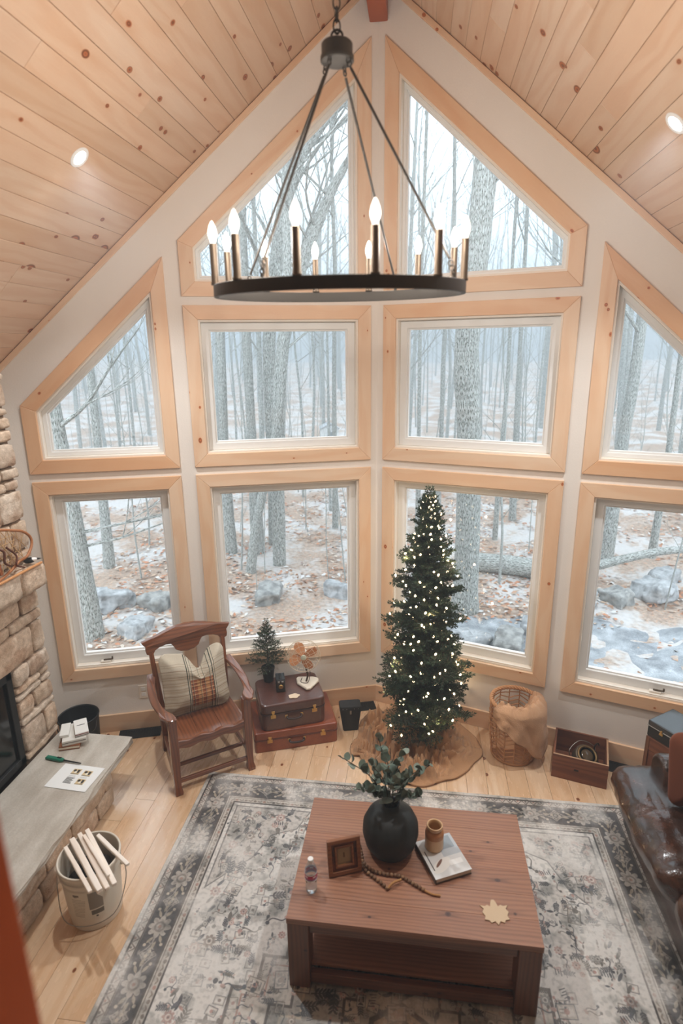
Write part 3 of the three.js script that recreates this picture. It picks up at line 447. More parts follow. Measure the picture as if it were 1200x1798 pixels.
{
  const c = thing('chandelier', 'black wagon-wheel ring chandelier with twelve candle bulbs on a chain', 'chandelier', [-0.008, 3.14, 2.0]);
  const R = 0.478, tilt = (z) => -0.027 - 0.036 * z; // hangs a touch lower on the room side
  mesh('ring', (() => { const g = lathe([[R - 0.016, -0.021], [R, -0.021], [R + 0.001, -0.019], [R + 0.001, 0.019], [R, 0.021], [R - 0.016, 0.021], [R - 0.017, 0.019], [R - 0.017, -0.019], [R - 0.016, -0.021]], 96), p = g.attributes.position; for (let i = 0; i < p.count; i++) p.setY(i, p.getY(i) + tilt(p.getZ(i))); return g; })(), M.iron, c);
  const hub = mesh('hub', lathe([[0, 0.728], [0.053, 0.728], [0.059, 0.732], [0.059, 0.746], [0.055, 0.751], [0.055, 0.782], [0.05, 0.788], [0, 0.79]], 40), M.iron, c);
  mesh('hub_loop', new THREE.TorusGeometry(0.02, 0.004, 8, 20).translate(0, 0.806, 0), M.iron, hub);
  const link = new THREE.TorusGeometry(0.017, 0.0036, 8, 18).scale(0.72, 1.25, 1);
  for (let i = 0, y = 0.836; y < 1.745; y += 0.0345, i++) { const l = mesh('chain_link', link, M.iron, c); l.position.y = y; l.rotation.y = (i % 2) * Math.PI / 2 + 0.4; }
  mesh('ceiling_canopy', lathe([[0, 1.735], [0.012, 1.735], [0.05, 1.742], [0.056, 1.75], [0, 1.7505]], 28), M.iron, c);
  for (const deg of [65, 155, 245, 335]) {
    const a = deg * Math.PI / 180, ca = Math.cos(a), sa = -Math.sin(a), p = (r, y) => V(r * ca, y + (y < 0.3 ? tilt(r * sa) : 0), r * sa);
    const rodm = mesh('support_rod', rod(p(0.056, 0.7), p(R - 0.03, 0.085), 0.0048, 0.0048, 10), M.iron, c);
    const eye = (r, y) => new THREE.TorusGeometry(0.009, 0.0026, 8, 14).rotateY(a).translate(...p(r, y).toArray());
    mesh('rod_hook', merge([eye(0.051, 0.713), eye(0.048, 0.725), eye(R - 0.024, 0.07), eye(R - 0.02, 0.055), new THREE.TorusGeometry(0.009, 0.0028, 8, 14).rotateY(a + 1.57).translate(...p(R - 0.014, 0.04).toArray()), rod(p(R - 0.012, 0.02), p(R - 0.012, 0.036), 0.006)]), M.iron, rodm);
  }
  for (let i = 0; i < 12; i++) {
    const a = (i * 30 + 21) * Math.PI / 180, x = R * Math.cos(a) * 0.985, z = -R * Math.sin(a) * 0.985, dy = tilt(z);
    const s = mesh('candle_sleeve', lathe([[0, 0.02], [0.0155, 0.02], [0.0155, 0.028], [0.0135, 0.03], [0.0135, 0.16], [0.011, 0.162], [0, 0.162]], 20).translate(x, dy, z), M.bronze, c);
    const bulb = mesh('candle_bulb', lathe([[0, 0.162], [0.009, 0.163], [0.0105, 0.17], [0.0165, 0.187], [0.017, 0.199], [0.0115, 0.219], [0.005, 0.233], [0, 0.238]], 20).translate(x, dy, z), mat({ color: 0xffffff, emissive: new THREE.Color().setRGB(1, 0.9, 0.76), emissiveIntensity: 2.6, roughness: 0.3 }), s);
    const l = new THREE.PointLight(new THREE.Color().setRGB(1, 0.955, 0.89), LAMP_CANDLE, 0, 2); l.position.set(-0.008 + x, 3.14 + 0.196 + dy, 2.0 + z); l.castShadow = true; l.shadow.radius = 0.8; scene.add(l);
  }
}
// ---------------------------------------------------------------- wooden armchair with a plaid pillow
{
  const c = thing('wooden_armchair', 'varnished dark oak armchair with a carved crest rail', 'chair', [-1.187, 0, 0.899], 0.625);
  const ob = (g, grain) => projUV(g, grain, rr(0, 3), rr(0, 3));
  const crest = [[-0.325, 0.905], [-0.315, 0.885], [-0.298, 0.862], [-0.3, 0.832], [-0.295, 0.808], [-0.275, 0.797], [-0.245, 0.8], [-0.232, 0.82], [-0.2, 0.832], [-0.15, 0.838], [-0.115, 0.832], [-0.1, 0.812], [-0.085, 0.782], [-0.05, 0.76], [0, 0.752]];
  const topL = [[0, 0.957], [-0.07, 0.953], [-0.15, 0.938], [-0.24, 0.915]];
  const half = crest, mir = half.slice(0, -1).reverse().map(([x, y]) => [-x, y]), upper = topL.slice(1).reverse(), upR = topL.slice(1).map(([x, y]) => [-x, y]).reverse().map((p) => p);
  const outline = [...half, ...mir, ...topL.slice(1).reverse().map(([x, y]) => [-x, y]), topL[0], ...topL.slice(1)];
  let cg = extrude(outline, 0.03, 0.004); cg = cg.index ? cg.toNonIndexed() : cg;
  { const p = cg.attributes.position; for (let i = 0; i < p.count; i++) { const x = p.getX(i), y = p.getY(i); p.setZ(i, p.getZ(i) - 0.325 + 0.38 * x * x - (y - 0.8) * 0.16); } cg.computeVertexNormals(); }
  mesh('crest_rail', ob(cg, 'x'), M.oak, c);
  for (const s of [-1, 1]) {
    mesh('leg', ob(rectLoft([[0, s * 0.258, 0.252, 0.05, 0.05], [0.02, s * 0.258, 0.25, 0.056, 0.056], [0.05, s * 0.258, 0.24, 0.042, 0.042], [0.12, s * 0.257, 0.23, 0.046, 0.046], [0.22, s * 0.256, 0.226, 0.052, 0.052], [0.34, s * 0.255, 0.23, 0.056, 0.056], [0.42, s * 0.255, 0.232, 0.052, 0.052], [0.575, s * 0.256, 0.235, 0.058, 0.058]]), 'y'), M.oak, c);
    mesh('leg', ob(rectLoft([[0, s * 0.235, -0.27, 0.04, 0.045], [0.2, s * 0.235, -0.225, 0.042, 0.046], [0.4, s * 0.24, -0.212, 0.042, 0.046], [0.6, s * 0.252, -0.24, 0.036, 0.036], [0.815, s * 0.264, -0.285, 0.032, 0.028]]), 'y'), M.oak, c);
    // arm: flat board, swelling to a rounded paddle
    const o = []; const N = 22, mid = (t) => [s * (0.268 + 0.05 * Math.sin(t * Math.PI * 0.92) ), 0.262 - t * 0.53], wd = (t) => 0.022 + 0.008 * t + 0.02 * Math.exp(-(((t - 0.09) / 0.09) ** 2));
    for (let i = 0; i <= N; i++) { const t = i / N, [x, z] = mid(t); o.push([x + wd(t), z]); } for (let i = N; i >= 0; i--) { const t = i / N, [x, z] = mid(t); o.push([x - wd(t), z]); }
    const front = []; for (let i = 1; i < 8; i++) { const a = Math.PI - i / 8 * Math.PI, [x, z] = mid(0); front.push([x + wd(0) * Math.cos(a), z + 0.04 * Math.sin(a)]); }
    let ag = extrude([...o, ...front].map(([x, z]) => [x, -z]), 0.024, 0.005).rotateX(-Math.PI / 2); ag = ag.index ? ag.toNonIndexed() : ag;
    { const p = ag.attributes.position; for (let i = 0; i < p.count; i++) { const z = p.getZ(i), t = (0.262 - z) / 0.53; p.setY(i, p.getY(i) + 0.575 + 0.055 * t * t - 0.012 * Math.sin(t * 3.1)); } ag.computeVertexNormals(); }
    mesh('arm', ob(ag, 'z'), M.oak, c);
    mesh('seat_rail', ob(beam([s * 0.245, 0.365, 0.21], [s * 0.23, 0.35, -0.2], 0.024, 0.06), 'z'), M.oak, c);
    mesh('side_stretcher', ob(beam([s * 0.257, 0.13, 0.225], [s * 0.236, 0.14, -0.235], 0.022, 0.032), 'z'), M.oak, c);
  }
  const scal = []; for (let i = 0; i <= 24; i++) { const t = i / 24; scal.push([-0.232 + 0.464 * t, 0.335 + 0.008 * Math.cos(t * Math.PI * 6)]); } for (let i = 24; i >= 0; i--) { const t = i / 24; scal.push([-0.232 + 0.464 * t, 0.402 - 0.014 * Math.sin(t * Math.PI * 3) ** 2]); }
  mesh('front_rail', ob(extrude(scal, 0.028, 0.004).translate(0, 0, 0.222), 'x'), M.oak, c);
  for (let k = 0; k < 3; k++) { // seat boards, dished
    const g = new THREE.BoxGeometry(0.155, 0.022, 0.44, 6, 1, 12), p = g.attributes.position; for (let i = 0; i < p.count; i++) { const x = p.getX(i) + (k - 1) * 0.157, z = p.getZ(i); p.setXYZ(i, x, p.getY(i) + 0.392 - 0.016 * Math.exp(-(((Math.abs(x) - 0.11) / 0.07) ** 2)) * smooth(-0.25, 0.05, z) + 0.004 * z - 0.012 * smooth(0.17, 0.23, z), z + 0.022); } g.computeVertexNormals();
    mesh('seat_board', ob(g, 'z'), M.oak, c);
  }
  mesh('back_rail', ob(rbox(0.46, 0.05, 0.022, 0.004, 0, 0.37, -0.212), 'x'), M.oak, c);
  mesh('front_stretcher', ob(rbox(0.47, 0.03, 0.022, 0.005, 0, 0.085, 0.236), 'x'), M.oak, c);
  mesh('middle_stretcher', ob(rbox(0.48, 0.026, 0.02, 0.005, 0, 0.132, 0.13), 'x'), M.oak, c);

  const plaid = canvasTex(640, 640, (x, w, h) => {
    x.fillStyle = '#b9ab95'; x.fillRect(0, 0, w, h);
    x.fillStyle = '#c8bda9'; x.fillRect(0, 0, w, h * 0.3);
    for (let i = 0; i < 26; i++) { x.fillStyle = ['rgba(120,92,70,.45)', 'rgba(150,118,90,.35)', 'rgba(205,196,180,.6)'][i % 3]; x.fillRect(0, h * (0.16 + i * 0.032), w, 3 + (i % 4) * 2); }
    x.fillStyle = 'rgba(104,86,66,.4)'; x.fillRect(0, h * 0.82, w, h * 0.18);
    x.fillStyle = 'rgba(146,74,44,.85)'; x.fillRect(w * 0.4, h * 0.44, w * 0.34, h * 0.42);
    x.fillStyle = 'rgba(196,146,92,.7)'; x.fillRect(w * 0.49, h * 0.44, w * 0.07, h * 0.42); x.fillRect(w * 0.62, h * 0.44, w * 0.05, h * 0.42);
    for (const y of [0.48, 0.53, 0.6, 0.66, 0.73, 0.8]) { x.fillStyle = 'rgba(214,178,130,.75)'; x.fillRect(w * 0.4, h * y, w * 0.34, 7); x.fillStyle = 'rgba(52,42,36,.75)'; x.fillRect(w * 0.4, h * (y + 0.025), w * 0.34, 4); }
    for (const [a, b] of [[0.36, 9], [0.39, 6], [0.43, 4], [0.535, 4], [0.6, 4], [0.69, 6], [0.735, 9], [0.77, 5]]) { x.fillStyle = 'rgba(44,50,42,.85)'; x.fillRect(w * a, 0, b, h); x.fillStyle = 'rgba(226,214,190,.5)'; x.fillRect(w * a + b, 0, 4, h); }
    for (let i = 0; i < 16000; i++) { x.fillStyle = rnd() < 0.5 ? 'rgba(255,245,230,.07)' : 'rgba(40,30,20,.07)'; x.fillRect(rnd() * w, rnd() * h, 2 + rnd() * 5, 1.5); }
  });
  let pg = softBox(0.48, 0.45, 0.2, { n: 28, r: 0.08, puff: 0.0, fn: (q, X, Y, Z) => {
    const e = Math.max(Math.abs(X), Math.abs(Y)); q.z *= 1 - 0.72 * smooth(0.35, 1.0, e) ** 1.3; // thin at the seams
    const pull = 1 - 0.05 * (1 - X * X) * Math.abs(Y) ** 3; q.y *= pull; q.x *= 1 - 0.06 * (1 - Y * Y) * Math.abs(X) ** 3;
    const d = (q.x - 0.03), v = Math.exp(-((d / 0.06) ** 2)), t = smooth(-0.1, 0.9, Y); q.y -= 0.13 * v * t; q.z += 0.03 * v * t - 0.01 * Math.sin(d * 30) * t; q.y += 0.02 * smooth(0.4, 1, Math.abs(X)) * t;
    q.z += 0.004 * n3(q.x * 14, q.y * 14, q.z * 6);
  } });
  { const p = pg.attributes.position, uv = new Float32Array(p.count * 2); for (let i = 0; i < p.count; i++) { uv[i * 2] = p.getX(i) / 0.48 + 0.5; uv[i * 2 + 1] = (p.getY(i) + 0.06 * Math.exp(-(((p.getX(i) - 0.03) / 0.08) ** 2)) * smooth(0, 0.15, p.getY(i))) / 0.46 + 0.5; } pg.setAttribute('uv', new THREE.BufferAttribute(uv, 2)); pg.computeVertexNormals(); }
  const pil = mesh('plaid_pillow', pg, mat({ map: plaid, roughness: 0.95, bumpMap: suedeBump, bumpScale: 0.002 }));
  const q = V(-0.01, 0.612, -0.095).applyAxisAngle(V(0, 1, 0), 0.625).add(V(-1.187, 0, 0.899)); pil.position.copy(q); pil.rotation.order = 'YXZ'; pil.rotation.set(-0.3, 0.6, 0.0); tag(pil, 'chopped oatmeal and rust plaid pillow on the wooden armchair', 'pillow');
}
// ---------------------------------------------------------------- suitcases and what stands on them
function suitcase(name, label, pos, turn, w, h, d, m, r, { strap = false, latchX = 0.32, edge } = {}) {
  const g = thing(name, label, 'suitcase', pos, turn);
  const rect = (W, D, R) => { const o = []; for (const [sx, sz, a0] of [[1, 1, 0], [-1, 1, 1], [-1, -1, 2], [1, -1, 3]]) for (let i = 0; i <= 6; i++) { const a = (a0 + i / 6) * Math.PI / 2; o.push([sx * (W / 2 - R) + R * Math.cos(a), sz * (D / 2 - R) + R * Math.sin(a)]); } return o; };
  const slab = (W, D, y0, y1, bev) => { const sh = new THREE.Shape(rect(W, D, r + 0.012).map(([x, y]) => new THREE.Vector2(x, y))); return projUV(new THREE.ExtrudeGeometry(sh, { depth: y1 - y0 - 2 * bev, bevelEnabled: true, bevelThickness: bev, bevelSize: bev, bevelOffset: -bev, bevelSegments: 4 }).translate(0, 0, bev).rotateX(-Math.PI / 2).translate(0, y0, 0)); };
  mesh('body', slab(w, d, 0, h * 0.62 - 0.001, 0.006), m, g); mesh('lid', slab(w + 0.002, d + 0.002, h * 0.62 + 0.001, h, Math.min(0.016, r)), m, g);
  mesh('rim_strip', slab(w + 0.006, d + 0.006, h * 0.62 - 0.0045, h * 0.62 + 0.0045, 0.002), edge ?? M.brass, g);
  const hd = mesh('handle', tube([[-0.055, h * 0.5, d / 2 + 0.004], [-0.05, h * 0.46, d / 2 + 0.024], [0, h * 0.43, d / 2 + 0.03], [0.05, h * 0.46, d / 2 + 0.024], [0.055, h * 0.5, d / 2 + 0.004]], 0.0085, 20, 8), mat({ color: rgb(48, 28, 20), roughness: 0.4 }), g);
  mesh('handle_mount', merge([rbox(0.02, 0.018, 0.01, 0.003, -0.058, h * 0.5, d / 2 + 0.003), rbox(0.02, 0.018, 0.01, 0.003, 0.058, h * 0.5, d / 2 + 0.003)]), M.brass, hd);
  for (const s of [-1, 1]) { const l = mesh('latch', merge([rbox(0.04, 0.03, 0.006, 0.003, s * w * latchX, h * 0.55, d / 2 + 0.003), rbox(0.026, 0.018, 0.007, 0.003, s * w * latchX, h * 0.72, d / 2 + 0.003)]), M.brass, g); mesh('latch_hasp', rbox(0.018, 0.045, 0.006, 0.002, s * w * latchX, h * 0.62, d / 2 + 0.008), M.brass, l); }
  return g;
}
const hide = (a, b, o = {}) => { const t = dataTex(384, 384, (u, v) => lerp3(a, b, clamp(0.5 + fbm2(u * 5, v * 5, 4) + 0.25 * n2(u * 60, v * 60)))); return mat({ map: t, roughness: 0.36, bumpMap: leatherBump, bumpScale: 0.0008, clearcoat: 0.6, clearcoatRoughness: 0.22, ...o }); };
suitcase('tan_suitcase', 'reddish tan leather suitcase lying at the bottom of the pair', [-0.621, 0, 0.4875], 0.349, 0.63, 0.165, 0.44, hide([126, 58, 28], [150, 76, 40]), 0.012, { edge: mat({ color: rgb(96, 44, 24), roughness: 0.4 }) });
suitcase('brown_suitcase', 'dark brown rounded suitcase stacked on the reddish tan one', [-0.638, 0.1655, 0.497], 0.396, 0.49, 0.215, 0.385, hide([78, 44, 34], [96, 58, 46]), 0.04, { edge: mat({ color: rgb(54, 30, 24), roughness: 0.4 }) });
const STOP = 0.3815;
// needle sprays shared by the fir in its pot and the Christmas tree
function spray(L, seed, { subs = 5, per = 230, nl = 0.024, nw = 0.0024, stem = 0.0022 } = {}) {
  const R = mulberry(seed), pos = [], twigs = [];
  const needle = (p, d) => { const side = V(R() - 0.5, R() - 0.5, R() - 0.5).cross(d).normalize().multiplyScalar(nw / 2 * (0.8 + R() * 0.5)), l = nl * (0.75 + R() * 0.5), tip = p.clone().addScaledVector(d, l), m = p.clone().addScaledVector(d, l * 0.5); const A = m.clone().add(side), B = m.clone().sub(side); for (const v of [p, A, tip, p, tip, B]) pos.push(v.x, v.y, v.z); };
  const along = (a, b, c) => { const len = a.distanceTo(b), n = Math.max(4, Math.round(len * per * c)), ax = b.clone().sub(a).normalize(); twigs.push(rod(a, b, stem, stem * 0.5, 4)); for (let i = 0; i < n; i++) { const t = R(), p = a.clone().lerp(b, t), o = V(R() - 0.5, R() - 0.5, R() - 0.5).cross(ax).normalize(), d = ax.clone().multiplyScalar(0.55 + 0.3 * R()).addScaledVector(o, 0.8).normalize(); needle(p, d); } for (let i = 0; i < 6; i++) needle(b.clone(), ax.clone().add(V(R() - 0.5, R() - 0.5, R() - 0.5).multiplyScalar(0.9)).normalize()); };
  const tipY = -0.06 * L; along(V(0, 0, 0), V(0, tipY * 0.4, L), 1);
  for (let i = 0; i < subs; i++) { const t = 0.22 + 0.66 * i / Math.max(1, subs - 1), s = i % 2 ? 1 : -1, a = V(0, tipY * 0.4 * t, L * t), l = L * (0.5 - 0.3 * t) * (0.85 + R() * 0.3); along(a, a.clone().add(V(s * l * 0.72, (R() - 0.35) * l * 0.35, l * 0.68)), 1); along(a, a.clone().add(V(-s * l * 0.6, (R() - 0.4) * l * 0.5, l * 0.7)), 0.9); }
  const g = new THREE.BufferGeometry(); g.setAttribute('position', new THREE.Float32BufferAttribute(pos, 3)); g.computeVertexNormals(); g.setAttribute('uv', new THREE.Float32BufferAttribute(new Float32Array(pos.length / 3 * 2), 2));
  return { needles: g, twigs: merge(twigs) };
}
{
  const f = thing('potted_fir', 'small artificial fir in a black pot on the brown suitcase', 'plant', [-0.82, STOP, 0.415]);
  mesh('pot', lathe([[0, 0.001], [0.034, 0.001], [0.037, 0.004], [0.05, 0.11], [0.053, 0.112], [0.053, 0.122], [0.047, 0.122], [0.044, 0.1], [0, 0.1]], 28), mat({ color: rgb(38, 36, 34), roughness: 0.6 }), f);
  mesh('trunk', rod([0, 0.1, 0], [0.004, 0.5, 0], 0.005, 0.0015, 7), M.twig, f);
  mesh('soil', cyl(0.045, 0.045, 0.006, 18, 0, 0.098, 0), mat({ color: rgb(52, 42, 34), roughness: 1 }), f);
  const vs = [0.05, 0.09, 0.13].map((L, i) => spray(L, 400 + i, { subs: 4, per: 520, nl: 0.013, nw: 0.0026, stem: 0.0016 }));
  for (let i = 0; i < 46; i++) {
    const t = i / 45, y = 0.15 + 0.34 * t, L = 0.145 * (1 - t) + 0.022, v = vs[L > 0.11 ? 2 : L > 0.07 ? 1 : 0], base = [0.05, 0.09, 0.13][vs.indexOf(v)];
    const b = mesh('branch', v.needles, M.needle[i % 3], f); b.position.set(0, y, 0); b.rotation.order = 'YXZ'; b.rotation.set(-0.25 - 0.5 * t + rr(-0.2, 0.2), i * 2.4, 0); b.scale.setScalar(L / base); mesh('twig', v.twigs, M.twig, b);
  }
  const b = mesh('branch', vs[0].needles, M.needle[1], f); b.position.set(0.004, 0.48, 0); b.rotation.x = -Math.PI / 2;
}
{ // vintage desk fan
  const px = -0.515, pz = 0.425, f = thing('vintage_desk_fan', 'vintage desk fan with tan blades and a wire cage', 'fan', [px, STOP, pz], 0.1);
  const bone = mat({ color: rgb(224, 210, 190), roughness: 0.4, metalness: 0.1 });
  mesh('base', extrude([[-0.085, 0.05], [-0.07, 0.072], [0.05, 0.075], [0.09, 0.055], [0.095, 0.02], [0.04, -0.09], [0.01, -0.1], [-0.07, -0.02]].map(([x, y]) => [x, y]), 0.022, 0.006).rotateX(-Math.PI / 2).translate(0, 0.0005, 0), bone, f);
  mesh('base_foot', extrude([[-0.08, 0.045], [0.085, 0.05], [0.035, -0.085], [0.01, -0.09], [-0.062, -0.02]], 0.006).rotateX(-Math.PI / 2).translate(0, 0.0003, 0), mat({ color: rgb(96, 72, 56) }), f);
  mesh('neck', tube([[0.0, 0.02, 0.0], [0.012, 0.07, -0.01], [0.0, 0.12, -0.02], [-0.012, 0.19, -0.03], [-0.015, 0.235, -0.035]], 0.0075, 24, 8), M.bronze, f);
  mesh('power_cord', tube([[0.0, 0.16, -0.03], [0.03, 0.12, 0.0], [0.028, 0.06, 0.01], [0.012, 0.028, 0.03], [-0.04, 0.03, 0.02], [-0.03, 0.06, 0.01]], 0.003, 30, 6), mat({ color: rgb(70, 48, 38) }), f);
  const hy = 0.245, head = new THREE.Group(); head.name = 'fan_head'; head.position.set(-0.016, hy, 0.0); head.rotation.set(-0.12, 0.12, 0); f.add(head);
  mesh('motor', merge([lathe([[0, -0.08], [0.028, -0.075], [0.036, -0.05], [0.036, -0.01], [0.02, 0.0], [0, 0]], 24).rotateX(Math.PI / 2)]), bone, head);
  mesh('hub_badge', lathe([[0, 0.048], [0.018, 0.046], [0.022, 0.04], [0.02, 0.034], [0, 0.034]], 24).rotateX(Math.PI / 2), mat({ color: rgb(206, 210, 188), roughness: 0.3, metalness: 0.3 }), head);
  const blade = new THREE.Shape(); blade.moveTo(0.006, -0.012); blade.bezierCurveTo(0.05, -0.07, 0.115, -0.055, 0.12, -0.005); blade.bezierCurveTo(0.122, 0.03, 0.08, 0.045, 0.006, 0.014);
  let bg = new THREE.ExtrudeGeometry(blade, { depth: 0.0016, bevelEnabled: false, curveSegments: 14 }).rotateX(0.42).translate(0, 0, 0.008);
  for (let i = 0; i < 4; i++) mesh('blade', bg.clone().rotateZ(i * Math.PI / 2 + 0.55), mat({ color: rgb(214, 150, 104), roughness: 0.35, metalness: 0.25 }), head);
  const cage = []; for (const [r, z] of [[0.128, 0.012], [0.118, 0.03], [0.09, 0.04], [0.05, 0.045]]) cage.push(new THREE.TorusGeometry(r, 0.0014, 6, 48).translate(0, 0, z)); cage.push(new THREE.TorusGeometry(0.13, 0.0022, 6, 48), new THREE.TorusGeometry(0.11, 0.0014, 6, 40).translate(0, 0, -0.03));
  for (let i = 0; i < 16; i++) { const a = i / 16 * Math.PI * 2, c = Math.cos(a), s = Math.sin(a); cage.push(tube([[0.02 * c, 0.02 * s, 0.046], [0.09 * c, 0.09 * s, 0.04], [0.128 * c, 0.128 * s, 0.012], [0.11 * c, 0.11 * s, -0.03]], 0.001, 10, 4)); }
  mesh('wire_cage', merge(cage), mat({ color: rgb(222, 206, 182), roughness: 0.4, metalness: 0.3 }), head);
}
{
  const c = thing('box_camera', 'old black box camera standing on the brown suitcase', 'camera', [-0.7, STOP, 0.515], 0.3);
  mesh('body', rbox(0.068, 0.108, 0.1, 0.004, 0, 0.054, 0), mat({ color: rgb(30, 29, 28), roughness: 0.5 }), c); mesh('front_plate', rbox(0.058, 0.094, 0.006, 0.003, 0, 0.054, 0.051), mat({ color: rgb(58, 50, 42), roughness: 0.45 }), c);
  mesh('lens', merge([lathe([[0, 0], [0.016, 0], [0.018, 0.004], [0.012, 0.008], [0, 0.006]], 22).rotateX(Math.PI / 2).translate(0, 0.05, 0.054)]), M.brass, c); mesh('viewfinder', merge([rbox(0.016, 0.014, 0.004, 0.002, -0.014, 0.09, 0.055), rbox(0.016, 0.014, 0.004, 0.002, 0.014, 0.09, 0.055)]), M.steel, c); mesh('carry_strap', tube([[0, 0.108, -0.04], [0, 0.118, -0.02], [0, 0.12, 0], [0, 0.118, 0.02], [0, 0.108, 0.04]], 0.004, 14, 6).scale(2, 1, 1), M.black, c);
  const outline = []; for (let i = 0; i < 30; i++) { const a = i / 30 * Math.PI * 2; outline.push([0.042 * Math.cos(a) * (1 + 0.1 * Math.cos(5 * a)), 0.03 * Math.sin(a) * (1 + 0.12 * Math.cos(5 * a))]); }
  const l = mesh('leaf_coaster', extrude(outline, 0.005, 0.001).rotateX(-Math.PI / 2), mat({ color: rgb(226, 204, 176), roughness: 0.7 })); l.position.set(-0.575, STOP + 0.0004, 0.605); l.rotation.y = 0.4; tag(l, 'pale scalloped wooden coaster at the front of the brown suitcase', 'coaster');
  const b = thing('leather_case', 'black tapered binocular case standing beside the suitcases', 'case', [-0.175, 0, 0.405], 0.22);
  mesh('body', rectLoft([[0.002, 0, 0, 0.115, 0.085], [0.012, 0, 0, 0.12, 0.09], [0.17, 0, 0, 0.162, 0.098], [0.182, 0, 0, 0.164, 0.099]]), M.black, b); mesh('lid', rectLoft([[0.183, 0, 0, 0.168, 0.104], [0.212, 0, 0, 0.168, 0.104], [0.218, 0, 0, 0.16, 0.098]]), M.black, b); mesh('clasp', merge([rbox(0.014, 0.03, 0.006, 0.002, 0, 0.17, 0.053), ...[-0.06, -0.03, 0.03, 0.06].map((x) => new THREE.SphereGeometry(0.003, 8, 6).translate(x, 0.2, 0.052))]), M.steel, b);
}

